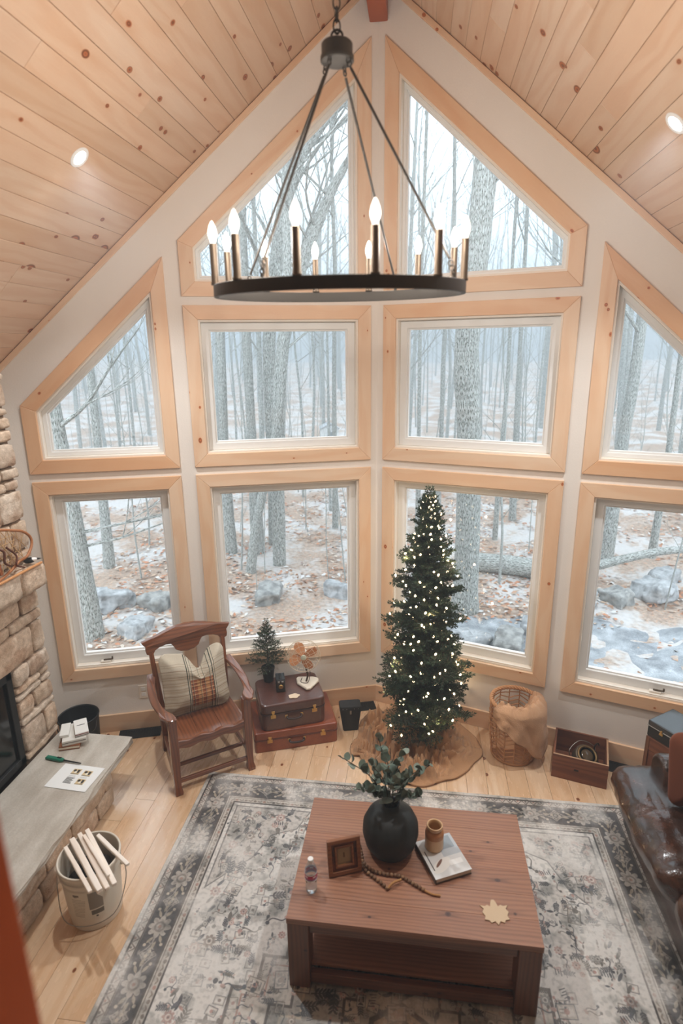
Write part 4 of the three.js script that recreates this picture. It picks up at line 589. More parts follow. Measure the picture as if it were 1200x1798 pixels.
// ---------------------------------------------------------------- Christmas tree with string lights on a rumpled skirt
{
  const TX = 0.394, TZ = 0.57, t = thing('christmas_tree', 'slim lit Christmas tree in the corner of the window walls', 'tree', [TX, 0, TZ]);
  mesh('trunk', taper([[0, 0.0, 0, 0.03], [0, 0.6, 0, 0.022], [0, 1.3, 0, 0.014], [0, 1.93, 0, 0.005]], 9), mat({ color: rgb(52, 42, 32), roughness: 0.9 }), t);
  const P = [[0.1, 0.28], [0.25, 0.315], [0.55, 0.312], [0.99, 0.275], [1.42, 0.195], [1.63, 0.145], [1.83, 0.085], [1.93, 0.045]];
  const prof = (h) => { for (let i = 0; i < P.length - 1; i++) if (h <= P[i + 1][0]) { const k = (h - P[i][0]) / (P[i + 1][0] - P[i][0]); return P[i][1] + (P[i + 1][1] - P[i][1]) * clamp(k, 0, 1); } return 0.06; };
  const LEN = [0.09, 0.15, 0.22, 0.3], vs = LEN.map((L, i) => [0, 1, 2].map((k) => spray(L, 700 + i * 9 + k, { subs: 4 + i, per: 460, nl: 0.021, nw: 0.0054, stem: 0.0026 })));
  const tips = [], N = 285;
  for (let i = 0; i < N; i++) {
    const f = i / (N - 1), h = 0.2 + 1.72 * (1 - Math.pow(1 - f, 1.12)), L = prof(h) * rr(0.74, 1.14) * (i % 4 === 3 ? 0.7 : 1), a = i * 2.39996 + rr(-0.2, 0.2), k = L > 0.25 ? 3 : L > 0.18 ? 2 : L > 0.11 ? 1 : 0, v = vs[k][i % 3];
    const b = mesh('branch', v.needles, M.needle[i % 3], t); b.position.set(0, h, 0); b.rotation.order = 'YXZ'; const el = -0.1 - 0.55 * smooth(1.2, 1.93, h) + rr(-0.28, 0.22); b.rotation.set(el, a, rr(-0.5, 0.5)); const sc = L / LEN[k]; b.scale.setScalar(sc);
    mesh('twig', v.twigs, M.twig, b);
    b.updateMatrixWorld(true); tips.push([b, L, LEN[k]]);
  }
  for (const [rx, ry, y] of [[-1.5, 0, 1.91], [-1.25, 1.4, 1.87], [-1.2, -1.5, 1.86], [-1.15, 3.0, 1.85], [-1.1, -0.6, 1.82]]) { const b = mesh('branch', vs[0][0].needles, M.needle[1], t); b.position.set(0, y, 0); b.rotation.order = 'YXZ'; b.rotation.set(rx, ry, 0); mesh('twig', vs[0][0].twigs, M.twig, b); }
  // string lights: bulbs near the tips of the branches and a thin dark wire between them
  const s = thing('string_lights', 'warm white string lights wound around the Christmas tree', 'lights', [TX, 0, TZ]);
  const glow = mat({ color: 0xffffff, emissive: new THREE.Color().setRGB(1, 0.74, 0.42), emissiveIntensity: 9, roughness: 0.4 }), bulb = new THREE.IcosahedronGeometry(0.0078, 1).scale(0.85, 1.3, 0.85), socket = new THREE.CylinderGeometry(0.004, 0.003, 0.012, 6).translate(0, -0.012, 0), spots = [];
  t.updateMatrixWorld(true);
  for (let i = 0; i < 250; i++) { const [b, L, base] = tips[Math.floor((i + 0.5) / 250 * tips.length)], p = V(rr(-0.12, 0.12) * base, 0.008, base * rr(0.6, 1.0)).applyMatrix4(b.matrixWorld).sub(V(TX, 0, TZ)); spots.push(p); const m = mesh('light_bulb', bulb, glow, s); m.position.copy(p); m.rotation.set(rr(-0.8, 0.8), 0, rr(-0.8, 0.8)); }
  const order = spots.slice().sort((a, b) => a.y - b.y), path = []; for (let i = 0; i < order.length; i += 3) path.push(order[i].clone().multiply(V(0.9, 1, 0.9)).add(V(0, -0.012, 0)));
  path.sort((a, b) => a.y * 40 + Math.atan2(a.z, a.x) - b.y * 40 - Math.atan2(b.z, b.x)); mesh('wire', tube(path, 0.0016, path.length * 6, 4), mat({ color: rgb(24, 40, 26), roughness: 0.6 }), s);
  for (const [y, r] of [[0.4, 0.3], [0.8, 0.28], [1.2, 0.24], [1.55, 0.18]]) for (let k = 0; k < 3; k++) { const a = k * 2.09 + y * 3, l = new THREE.PointLight(new THREE.Color().setRGB(1, 0.7, 0.4), 0.07, 0, 2); l.position.set(TX + r * Math.cos(a), y, TZ + r * Math.sin(a)); l.castShadow = true; l.shadow.radius = 0.5; scene.add(l); }
  // skirt
  const nu = 150, nv = 52, sk = sheet((u, v) => {
    const a = u * Math.PI * 2, R = 0.45 + 0.03 * Math.sin(a * 3 + 1) + 0.03 * n2(Math.cos(a) * 1.3, Math.sin(a) * 1.3) + (Math.cos(a - 3.4) > 0.8 ? 0.05 : 0), r = 0.035 + (R - 0.035) * v, x = r * Math.cos(a), z = r * Math.sin(a);
    const wx = x + 0.05 * n2(x * 5 + 3, z * 5), wz = z + 0.05 * n2(x * 5, z * 5 + 9), e = 1 - Math.abs(n2(wx * 3.4 + 3, wz * 3.4)), e2 = 1 - Math.abs(n2(wx * 6.5 + 20, wz * 6.5)), edge = smooth(1, 0.8, v);
    const calm = 1 - 0.8 * smooth(0.2, 0.9, Math.cos(a - 0.15)) * smooth(0.5, 0.8, v);
    return V(x, 0.0075 + (0.12 * Math.pow(e, 7) + 0.085 * Math.pow(e2, 6)) * (0.12 + 0.88 * edge) * calm * smooth(0.02, 0.25, v) + 0.012 * Math.exp(-v * 7), z);
  }, nu, nv, 0.012);
  const m = mesh('tree_skirt', sk, M.skirt); m.position.set(0.35, 0.0005, 0.56); tag(m, 'rumpled tan cloth skirt around the foot of the Christmas tree', 'tree skirt');
}
// ---------------------------------------------------------------- basket, throw and crate by the window
{
  const BX = 1.055, BZ = 0.566, H = 0.44, b = thing('wicker_basket', 'round open-weave wicker basket by the baseboard', 'basket', [BX, 0, BZ]);
  const wick = mat({ color: rgb(194, 142, 98), roughness: 0.75 }), rad = (y) => 0.148 + 0.03 * Math.sin(clamp(y / H) * 2.2), P = (a, y, o = 0) => V((rad(y) + o) * Math.cos(a), y, (rad(y) + o) * Math.sin(a));
  const n = 15, st = []; for (let i = 0; i < n; i++) { const a = i / n * Math.PI * 2; st.push(tube([P(a, 0.01), P(a, 0.12), P(a, 0.24), P(a, 0.36), P(a, H)], 0.0042, 10, 5)); }
  mesh('stakes', merge(st), wick, b);
  const wv = []; for (let j = 0; j < 11; j++) for (let i = 0; i < n; i++) { const a0 = i / n * Math.PI * 2, a1 = (i + 1) / n * Math.PI * 2, y = 0.04 + j * 0.036, dy = (i % 2 ? 0.015 : -0.015) * (j > 9 ? 0.2 : 1), o = ((i + j) % 2 ? 0.004 : -0.003), am = (a0 + a1) / 2; wv.push(rod(P(a0, y - dy, o), P(am, y, o * 0.3), 0.0042, 0.0042, 5), rod(P(am, y, o * 0.3), P(a1, y + dy, o), 0.0042, 0.0042, 5)); }
  const w = mesh('woven_withies', merge(wv), wick, b); w.userData.kind = 'stuff';
  const rim = []; for (let k = 0; k < 3; k++) { const pts = []; for (let i = 0; i < 72; i++) { const a = i / 72 * Math.PI * 2, q = a * 14 + k * 2.09; pts.push(P(a, H, 0.009 * Math.cos(q)).add(V(0, 0.009 * Math.sin(q), 0))); } rim.push(tube(pts, 0.0078, 200, 6, true)); }
  mesh('braided_rim', merge(rim), wick, b); mesh('foot_ring', new THREE.TorusGeometry(0.15, 0.009, 8, 48).rotateX(Math.PI / 2).translate(0, 0.0095, 0), wick, b); mesh('bottom', cyl(0.142, 0.142, 0.008, 36, 0, 0.006, 0), wick, b);
  // throw pushed into the basket and hanging over its front
  const thr = sheet((u, v) => {
    const a = -0.42 + u * 2.92, fold = Math.sin(u * 15 + 0.7 + v * 2) * 0.7 + Math.sin(u * 31) * 0.25 + n2(u * 6, v * 3) * 0.8, drop = 0.17 + 0.2 * Math.exp(-(((u - 0.42) / 0.2) ** 2)) + 0.07 * Math.exp(-(((u - 0.16) / 0.1) ** 2)) - 0.07 * smooth(0.68, 1, u);
    const top = H + 0.034 + 0.012 * n2(u * 5, 2); let r, y;
    if (v < 0.28) { const k = v / 0.28; r = 0.06 + 0.095 * Math.pow(k, 0.7); y = H - 0.1 + (top - H + 0.1) * Math.sin(k * Math.PI / 2) + 0.02 * n2(u * 8, v * 9 + 4); }
    else { const k = (v - 0.28) / 0.72, kk = smooth(0, 0.16, k); r = 0.155 + 0.052 * kk + 0.022 * k; y = top - drop * Math.max(0, k - 0.05) / 0.95 - 0.02 * kk; r += 0.02 * fold * k; }
    return V(r * Math.cos(a), y, r * Math.sin(a));
  }, 84, 34, 0.012);
  const m = mesh('throw_blanket', thr, M.throw); m.position.set(BX, 0, BZ); tag(m, 'fuzzy tan throw blanket hanging over the wicker basket', 'blanket');
}
{
  const c = thing('wooden_crate', 'dark brown open wooden crate beside the wicker basket', 'crate', [1.5, 0, 0.685], -0.274), w = 0.355, d = 0.315, h = 0.185, t = 0.014, cb = (g, a) => projUV(g, a, rr(0, 3), rr(0, 3));
  mesh('front_board', cb(rbox(w, h, t, 0.002, 0, h / 2, d / 2 - t / 2), 'x'), M.crate, c); mesh('back_board', cb(rbox(w, h, t, 0.002, 0, h / 2, -d / 2 + t / 2), 'x'), M.crate, c);
  for (const s of [-1, 1]) mesh('side_board', cb(rbox(t, h, d - 2 * t - 0.001, 0.002, s * (w / 2 - t / 2), h / 2, 0), 'z'), M.crate, c);
  mesh('bottom_board', cb(box(w - 2 * t - 0.002, 0.01, d - 2 * t - 0.002, 0, 0.006, 0), 'x'), M.crate, c);
  mesh('worn_edge', merge([box(w - 0.004, 0.0015, t - 0.003, 0, h + 0.0005, d / 2 - t / 2), box(t - 0.003, 0.0015, d - 0.03, w / 2 - t / 2, h + 0.0005, 0)]), M.crateEdge, c);
  mesh('finger_slot', rbox(0.03, 0.012, 0.003, 0.001, -0.02, h * 0.5, d / 2 + 0.0006), mat({ color: rgb(34, 20, 14) }), c);
  const old = mat({ color: rgb(96, 82, 66), roughness: 0.5, metalness: 0.5 });
  const L = thing('railway_lantern', 'round tarnished metal lantern lying inside the wooden crate', 'lantern', [1.525, 0.0125, 0.67], 0.3);
  mesh('drum', lathe([[0, 0], [0.075, 0], [0.082, 0.01], [0.082, 0.075], [0.07, 0.085], [0, 0.085]], 32).rotateX(0.55).translate(0, 0.046, 0.0), old, L); mesh('lens_ring', new THREE.TorusGeometry(0.062, 0.009, 10, 36).rotateX(Math.PI / 2).translate(0, 0.088, 0).rotateX(0.55).translate(0, 0.046, 0), mat({ color: rgb(120, 96, 62), roughness: 0.45, metalness: 0.7 }), L); mesh('lens', lathe([[0, 0.094], [0.03, 0.09], [0.055, 0.085], [0, 0.084]], 28).rotateX(0.55).translate(0, 0.046, 0), mat({ color: rgb(80, 62, 40), roughness: 0.15 }), L); mesh('bail', tube([[-0.08, 0.06, 0], [-0.1, 0.12, -0.02], [0, 0.17, -0.05], [0.1, 0.12, -0.02], [0.08, 0.06, 0]], 0.003, 28, 6), M.steel, L);
  const k = thing('iron_pulley', 'small iron pulley wheel at the back of the wooden crate', 'pulley', [1.61, 0.0125, 0.625]); mesh('wheel', new THREE.TorusGeometry(0.034, 0.01, 10, 28).rotateY(0.8).translate(0, 0.045, 0), M.iron, k); mesh('hook', tube([[0, 0.08, 0], [0.0, 0.13, 0], [0.02, 0.16, 0], [0.03, 0.14, 0]], 0.005, 16, 6), M.iron, k);
  const r2 = thing('rope_coil', 'coil of dark rope in the front of the wooden crate', 'rope', [1.41, 0.0125, 0.72]); mesh('coil', merge([0, 1, 2].map((i) => new THREE.TorusGeometry(0.036 - i * 0.003, 0.009, 8, 30).rotateX(Math.PI / 2).translate(0, 0.0095 + i * 0.017, 0))), mat({ color: rgb(62, 50, 40), roughness: 0.95 }), r2);
}
// ---------------------------------------------------------------- end table, black case, sofa
{
  const turn = -0.96, cx = 2.035, cz = 0.935, ex = V(Math.cos(turn), 0, -Math.sin(turn)), t = thing('storage_chest', 'dark wooden storage chest in the corner behind the sofa arm', 'chest', [cx, 0, cz], turn);
  mesh('body', projUV(rbox(0.31, 0.34, 0.24, 0.006, 0, 0.17, 0), 'x', 0.2, 0.1), M.crate, t); mesh('lid', projUV(rbox(0.32, 0.1, 0.25, 0.01, 0, 0.391, 0), 'x', 0.7, 0.3), M.crate, t); mesh('corner_band', merge([rbox(0.02, 0.44, 0.004, 0.001, -0.15, 0.22, 0.126), rbox(0.004, 0.44, 0.02, 0.001, -0.1605, 0.22, 0.12)]), mat({ color: rgb(120, 76, 50), roughness: 0.5 }), t);
  const b = thing('black_case', 'shiny black case with brass latches on the wooden chest', 'case', [cx, 0.4425, cz], turn);
  mesh('body', rbox(0.33, 0.075, 0.25, 0.008, 0, 0.0375, 0), mat({ color: rgb(16, 16, 17), roughness: 0.3 }), b); mesh('lid', rbox(0.334, 0.04, 0.254, 0.01, 0, 0.096, 0), mat({ color: rgb(34, 35, 37), roughness: 0.22, clearcoat: 0.6, clearcoatRoughness: 0.2 }), b);
  for (const x of [-0.07, 0.06]) mesh('latch', merge([rbox(0.026, 0.016, 0.006, 0.002, x, 0.062, 0.128), rbox(0.012, 0.026, 0.007, 0.002, x, 0.075, 0.129)]), M.brass, b); mesh('lock_plate', rbox(0.024, 0.03, 0.005, 0.003, 0, 0.068, 0.128), M.steel, b); mesh('lid_edge', rbox(0.336, 0.005, 0.256, 0.002, 0, 0.077, 0), M.steel, b);
}
{
  const s = thing('leather_sofa', 'brown tufted leather sofa at the edge of the rug', 'sofa', [0, 0, 0]);
  const lg = (w, h, d, x, y, z, o = {}) => projUV(softBox(w, h, d, { n: 20, r: 0.06, puff: 0.015, wrinkle: 0.006, freq: 7, seed: x * 7 + z * 3, ...o }), 'z').translate(x, y, z);
  mesh('base', lg(0.84, 0.27, 1.72, 2.025, 0.195, 2.1, { r: 0.03, puff: 0.004, wrinkle: 0.003, n: 16 }), M.leather, s);
  for (const [x, z] of [[1.66, 1.32], [2.4, 1.32], [1.66, 2.88], [2.4, 2.88]]) mesh('leg', lathe([[0, 0.011], [0.025, 0.011], [0.032, 0.03], [0.026, 0.075], [0, 0.075]], 18).translate(x, 0, z), M.oak, s);
  const seam = (q, X, Y) => { if (Y > 0.3) { const d = Math.min(Math.abs(q.x + 0.26), Math.abs(((q.z + 0.43) % 0.29 + 0.29) % 0.29 - 0.145)); q.y -= 0.011 * Math.exp(-((d / 0.012) ** 2)); const w = 0.006 * Math.abs(n3(q.x * 9, q.z * 9, 2)); q.y -= w; } };
  mesh('seat_cushion', lg(0.78, 0.17, 0.84, 1.905, 0.395, 1.615, { n: 34, r: 0.075, puff: 0.03, fn: seam }), M.leather, s); mesh('seat_cushion', lg(0.76, 0.17, 0.84, 1.915, 0.395, 2.475, { n: 34, r: 0.075, puff: 0.03, fn: seam, seed: 8 }), M.leather, s);
  const prof = []; for (let i = 0; i <= 14; i++) { const q = i / 14 * Math.PI; prof.push([0.105 * Math.cos(q), 0.515 + 0.105 * Math.sin(q)]); } const armShape = new THREE.Shape([[-0.095, 0.33], [0.095, 0.33], ...prof].map(([x, y]) => new THREE.Vector2(x, y)));
  mesh('far_arm', projUV(new THREE.ExtrudeGeometry(armShape, { depth: 0.62, bevelEnabled: true, bevelThickness: 0.028, bevelSize: 0.026, bevelOffset: -0.026, bevelSegments: 5 }).rotateY(Math.PI / 2), 'x').translate(1.755, 0, 1.325), M.leather, s); mesh('near_arm', lg(0.72, 0.5, 0.2, 2.07, 0.4, 2.98, { r: 0.09, puff: 0.02, n: 18 }), M.leather, s);
  mesh('backrest', lg(0.2, 0.6, 1.72, 2.35, 0.62, 2.1, { r: 0.1, puff: 0.03, n: 18 }), M.leather, s);
  const c1 = mesh('throw_pillow', softBox(0.13, 0.4, 0.4, { n: 18, r: 0.06, fn: (q, X, Y, Z) => { const e = Math.max(Math.abs(Z), Math.abs(Y)); q.x *= 1 - 0.65 * smooth(0.4, 1, e); } }), M.rust); c1.position.set(1.885, 0.705, 1.535); c1.rotation.set(-0.25, Math.PI / 2, 0); tag(c1, 'rust brown throw pillow leaning on the sofa arm', 'pillow');
  const c2 = mesh('throw_pillow', softBox(0.14, 0.34, 0.36, { n: 18, r: 0.06, fn: (q, X, Y, Z) => { const e = Math.max(Math.abs(Z), Math.abs(Y)); q.x *= 1 - 0.65 * smooth(0.4, 1, e); } }), M.pine); c2.position.set(1.93, 0.68, 1.69); c2.rotation.set(-0.28, Math.PI / 2, 0); tag(c2, 'dark green throw pillow beside the rust pillow on the sofa', 'pillow');
}
// ---------------------------------------------------------------- rug
{
  const W = 2.8, L = 3.75, S = 480, cw = Math.round(W * S), ch = Math.round(L * S);
  const rug = canvasTex(cw, ch, (c, w, h) => {
    const R = mulberry(77), r2 = (a, b) => a + (b - a) * R(), px = S;
    const rect = (d, fill) => { c.fillStyle = fill; c.fillRect(d * px, d * px, w - 2 * d * px, h - 2 * d * px); }, line = (d, lw, col) => { c.strokeStyle = col; c.lineWidth = lw; c.strokeRect(d * px, d * px, w - 2 * d * px, h - 2 * d * px); };
    rect(0, '#b8b0a6'); rect(0.022, '#b4aba0'); line(0.03, 5, '#3a332f'); line(0.07, 4, '#463e39'); rect(0.075, '#403d3d'); rect(0.205, '#b8b0a5'); line(0.207, 5, '#4a423d'); line(0.222, 2, '#6a5e55'); line(0.262, 6, '#39322f'); rect(0.265, '#d3cdc5');
    // walk along the four sides of a frame at inset d
    const walk = (d, step, fn) => { const x0 = d * px, y0 = d * px, x1 = w - d * px, y1 = h - d * px; const go = (ax, ay, bx, by, rot) => { const len = Math.hypot(bx - ax, by - ay), n = Math.round(len / (step * px)); for (let i = 0; i < n; i++) { const t = (i + 0.5) / n; c.save(); c.translate(ax + (bx - ax) * t, ay + (by - ay) * t); c.rotate(rot); fn(i, len / n); c.restore(); } }; go(x0, y0, x1, y0, 0); go(x1, y0, x1, y1, Math.PI / 2); go(x1, y1, x0, y1, Math.PI); go(x0, y1, x0, y0, -Math.PI / 2); };
    const el = (x, y, a, b, rot, f) => { c.fillStyle = f; c.beginPath(); c.ellipse(x, y, a, b, rot, 0, 7); c.fill(); };
    const rosette = (s, a, b, m) => { for (let k = 0; k < 8; k++) el(Math.cos(k * 0.785) * s * 0.62, Math.sin(k * 0.785) * s * 0.62, s * 0.36, s * 0.24, k * 0.785, a); el(0, 0, s * 0.62, s * 0.62, 0, a); el(0, 0, s * 0.46, s * 0.46, 0, b); el(0, 0, s * 0.3, s * 0.3, 0, a); el(0, 0, s * 0.13, s * 0.13, 0, m); };
    const leaf = (s, f) => { c.fillStyle = f; c.beginPath(); c.moveTo(0, 0); c.quadraticCurveTo(s * 0.5, -s * 0.35, s, 0); c.quadraticCurveTo(s * 0.5, s * 0.35, 0, 0); c.fill(); };
    // narrow guard stripes
    walk(0.05, 0.05, (i) => { c.strokeStyle = '#6d6058'; c.lineWidth = 3; c.beginPath(); c.moveTo(-11, -7); c.lineTo(0, 7); c.lineTo(11, -7); c.stroke(); el(0, -4, 3, 3, 0, i % 2 ? '#9c7264' : '#57504a'); });
    walk(0.243, 0.062, (i) => { el(0, 0, 5, 4, 0, i % 3 ? '#75685e' : '#a07a6c'); el(12, 0, 6, 2, 0.5, '#84776b'); el(-12, 0, 6, 2, -0.5, '#84776b'); });
    // main border: rosettes on a dark vine ground
    walk(0.14, 0.3, (i, l) => {
      c.strokeStyle = '#8d857c'; c.lineWidth = 3; c.beginPath(); c.moveTo(-l / 2, 22); c.bezierCurveTo(-l / 4, -34, l / 4, 34, l / 2, -22); c.stroke(); c.beginPath(); c.moveTo(-l / 2, -22); c.bezierCurveTo(-l / 4, 30, l / 4, -30, l / 2, 22); c.stroke();
      rosette(30, '#a39a90', '#7d746c', '#9a776a'); c.save(); c.translate(l / 2, 0); rosette(17, '#8f877e', '#5c5652', '#8c8a84'); c.restore(); for (let q = 0; q < 9; q++) { c.save(); c.translate(r2(-l / 2, l / 2), r2(-26, 26)); c.rotate(R() * 6.28); leaf(r2(9, 17), ['#8f877e', '#2f2c2c', '#7a716a'][q % 3]); c.restore(); }
      for (const [x, y, a] of [[-45, -16, 0.6], [45, 16, 3.7], [-40, 20, -0.5], [42, -18, 2.6], [-58, 2, 0.2], [60, -2, 3.3]]) { c.save(); c.translate(x, y); c.rotate(a); leaf(22, '#998c79'); c.restore(); el(x * 1.08, y * 1.1, 4, 4, 0, '#b3a592'); }
    });
    // field: stepped medallion outlines, sprigs and small flowers
    const f0 = 0.28 * px, fx1 = w - f0, fy1 = h - f0, mx = w / 2, my = h / 2;
    const stepped = (sx, sy, st, col, lw, fill) => { c.beginPath(); const pts = []; for (let i = 0; i <= st; i++) { pts.push([sx * (1 - i / st), sy * (i / st)]); if (i < st) pts.push([sx * (1 - i / st), sy * ((i + 1) / st)]); } const all = []; for (const [a, b] of [[1, 1], [-1, 1], [-1, -1], [1, -1]]) { const q = pts.map(([x, y]) => [mx + a * x, my + b * y]); all.push(...(a * b > 0 ? q : q.reverse())); } all.forEach(([x, y], i) => i ? c.lineTo(x, y) : c.moveTo(x, y)); c.closePath(); if (fill) { c.fillStyle = fill; c.fill(); } c.strokeStyle = col; c.lineWidth = lw; c.stroke(); };
    stepped(1.02 * px, 1.45 * px, 9, '#5d534c', 7, '#bdb5aa'); stepped(0.95 * px, 1.36 * px, 9, '#9a7466', 4); stepped(0.8 * px, 1.14 * px, 8, '#4c443f', 6, '#99948c'); stepped(0.72 * px, 1.03 * px, 8, '#b8ab98', 5); stepped(0.52 * px, 0.74 * px, 6, '#433c38', 6, '#b5a897'); stepped(0.3 * px, 0.45 * px, 5, '#5f544c', 5, '#a4785f');
    for (const a of [1, -1]) for (const b of [1, -1]) { c.save(); c.translate(mx + a * (w / 2 - f0), my + b * (h / 2 - f0)); c.scale(-a, -b); c.beginPath(); c.moveTo(6, 6); c.lineTo(0.5 * px, 6); c.lineTo(0.44 * px, 0.16 * px); c.lineTo(0.3 * px, 0.22 * px); c.lineTo(0.22 * px, 0.4 * px); c.lineTo(0.12 * px, 0.5 * px); c.lineTo(6, 0.62 * px); c.closePath(); c.fillStyle = '#bdb6ae'; c.fill(); c.strokeStyle = '#77726e'; c.lineWidth = 4; c.stroke(); for (const [x, y, q] of [[60, 60, 30], [150, 46, 20], [50, 150, 20], [110, 110, 16], [40, 230, 14]]) { c.save(); c.translate(x, y); rosette(q, '#c5beb5', '#8f7a72', '#55504c'); c.restore(); } c.restore(); }
    // hexagon chain up the middle
    for (let i = -4; i <= 4; i++) { c.save(); c.translate(mx, my + i * 0.34 * px); for (const [s, f] of [[78, '#3d3632'], [66, '#b19473'], [48, '#4a403a'], [36, '#a87a5c']]) { c.beginPath(); for (let k = 0; k < 6; k++) c.lineTo(s * Math.cos(k * 1.047 + 0.524), s * 1.05 * Math.sin(k * 1.047 + 0.524)); c.closePath(); c.fillStyle = f; c.fill(); } c.restore(); }
    // corner spandrels with flowers, then a dense scatter of sprigs, flowers, combs and hooks
    const small = (n, x0, y0, x1, y1, sc) => { for (let i = 0; i < n; i++) {
      const x = r2(x0, x1), y = r2(y0, y1), k = R(); c.save(); c.translate(x, y); c.rotate(Math.round(R() * 4) * 1.571 + r2(-0.25, 0.25)); c.scale(sc, sc);
      const dark = ['#36353a', '#4a4a4c', '#5e5850', '#42464a'][i % 4], rose = ['#a97f74', '#b79488', '#8f8278'][i % 3];
      if (k < 0.12) { c.strokeStyle = dark; c.lineWidth = 4; c.beginPath(); c.moveTo(0, 0); c.lineTo(0, -58); c.stroke(); for (let j = 1; j < 6; j++) for (const s of [-1, 1]) { c.save(); c.translate(0, -j * 11); c.rotate(-1.57 + s * 0.8); leaf(24 - j, dark); c.restore(); } }
      else if (k < 0.3) rosette(r2(12, 24), i % 2 ? rose : '#8a8680', '#c9c2b8', dark);
      else if (k < 0.45) { leaf(r2(24, 46), dark); c.rotate(2.2); leaf(r2(14, 26), rose); c.rotate(1.5); leaf(18, dark); }
      else if (k < 0.6) { c.strokeStyle = dark; c.lineWidth = 4; c.beginPath(); c.moveTo(-30, 10); c.bezierCurveTo(-10, -30, 14, 26, 34, -8); c.stroke(); el(34, -8, 8, 6, 0, rose); el(-30, 10, 7, 7, 0, dark); }
      else if (k < 0.72) { c.strokeStyle = '#b7aea2'; c.lineWidth = 5; c.strokeRect(-22, -16, 44, 32); c.strokeStyle = dark; c.lineWidth = 2.5; c.strokeRect(-26, -20, 52, 40); el(0, 0, 8, 8, 0, rose); }
      else if (k < 0.86) { c.strokeStyle = dark; c.lineWidth = 3; for (let j = 0; j < 5; j++) { c.beginPath(); c.moveTo(j * 8 - 16, 0); c.lineTo(j * 8 - 20, -20 + (j % 2) * 6); c.stroke(); } }
      else { el(0, 0, r2(7, 14), r2(5, 10), 0.4, dark); el(18, 5, 6, 5, 0, rose); el(-15, -4, 5, 4, 0, dark); }
      c.restore(); } };
    small(2600, f0 + 10, f0 + 10, fx1 - 10, fy1 - 10, 0.46); small(420, f0 + 30, f0 + 30, fx1 - 30, fy1 - 30, 0.75);
    walk(0.36, 0.16, (i) => { rosette(i % 2 ? 15 : 10, i % 2 ? '#a98a80' : '#8d8881', '#cfc8be', '#4a4a4c'); el(26, 6, 12, 4, 0.6, '#55565a'); el(-26, -6, 12, 4, 0.6, '#66625c'); });
  });
  // worn patches: fade the print towards the bare yarn
  const cv = rug.image, x = cv.getContext('2d'), im = x.getImageData(0, 0, cw, ch), D = im.data;
  for (let y = 0; y < ch; y++) for (let q = 0; q < cw; q++) { const i = (y * cw + q) * 4; const ab = 0.3 * smooth(0.0, 0.55, fbm2(q / 120 + 31, y / 120, 4)) + 0.12 * smooth(0, 0.6, n2(q / 16, y / 16 + 5)); D[i] *= 1 - ab; D[i + 1] *= 1 - ab * 0.97; D[i + 2] *= 1 - ab * 0.98; const a = smooth(-0.25, 0.5, fbm2(q / 210, y / 250, 3)), b = smooth(-0.1, 0.7, n2(q / 9, y / 30) * 0.5 + n2(q / 40 + 9, y / 7) * 0.5), k = clamp(0.14 + 0.6 * a + 0.25 * b * a), n = (n2(q / 2.2, y / 2.2)) * 9; D[i] = D[i] + (218 - D[i]) * k + n; D[i + 1] = D[i + 1] + (213 - D[i + 1]) * k + n; D[i + 2] = D[i + 2] + (206 - D[i + 2]) * k + n; }
  x.putImageData(im, 0, 0); rug.needsUpdate = true;
  const g = rbox(W, 0.009, L, 0.004), p = g.attributes.position, uv = g.attributes.uv; for (let i = 0; i < p.count; i++) uv.setXY(i, p.getX(i) / W + 0.5, 0.5 - p.getZ(i) / L);
  const m = mesh('area_rug', g, mat({ map: rug, roughness: 0.5, bumpMap: suedeBump, bumpScale: 0.0012, sheen: 0.6, sheenColor: new THREE.Color(0.9, 0.95, 1), sheenRoughness: 0.5 })); m.position.set(0.29, 0.0052, 1.03 + L / 2); tag(m, 'large faded cream and charcoal oriental rug under the coffee table', 'rug');
}

// ---------------------------------------------------------------- coffee table and what lies on it
const TT = 0.42;
{
  const x0 = -0.237, x1 = 0.893, z0 = 1.645, z1 = 2.39, cx = (x0 + x1) / 2, cz = (z0 + z1) / 2, w = x1 - x0, d = z1 - z0, y0 = 0.0105;
  const t = thing('coffee_table', 'chunky reclaimed wood coffee table with a low shelf', 'table', [cx, 0, cz]), tb = (g, a) => projUV(g, a, rr(0, 3), rr(0, 3));
  const n = 6, pw = d / n; for (let i = 0; i < n; i++) mesh('top_plank', tb(rbox(w, 0.03, pw - 0.0006, 0.0012, 0, TT - 0.015, -d / 2 + pw * (i + 0.5)), 'x'), M.table[[1, 0, 2, 4, 0, 1][i]], t);
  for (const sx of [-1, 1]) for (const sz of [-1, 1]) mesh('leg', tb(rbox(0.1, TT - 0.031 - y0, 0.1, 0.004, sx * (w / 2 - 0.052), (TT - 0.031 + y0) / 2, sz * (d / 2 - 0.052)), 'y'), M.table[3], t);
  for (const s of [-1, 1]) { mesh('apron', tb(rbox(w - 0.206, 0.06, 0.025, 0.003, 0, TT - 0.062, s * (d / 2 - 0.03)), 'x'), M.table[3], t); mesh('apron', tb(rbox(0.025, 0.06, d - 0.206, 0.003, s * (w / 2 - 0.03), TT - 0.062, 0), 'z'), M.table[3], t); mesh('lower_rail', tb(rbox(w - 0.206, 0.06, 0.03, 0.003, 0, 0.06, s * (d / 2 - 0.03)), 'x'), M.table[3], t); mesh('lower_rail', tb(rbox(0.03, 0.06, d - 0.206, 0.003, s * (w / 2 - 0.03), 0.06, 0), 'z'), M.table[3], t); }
  for (let i = 0; i < 4; i++) mesh('shelf_plank', tb(rbox(w - 0.1, 0.018, (d - 0.1) / 4 - 0.0015, 0.002, 0, 0.099, -(d - 0.1) / 2 + (d - 0.1) / 4 * (i + 0.5)), 'x'), M.table[1], t);
}
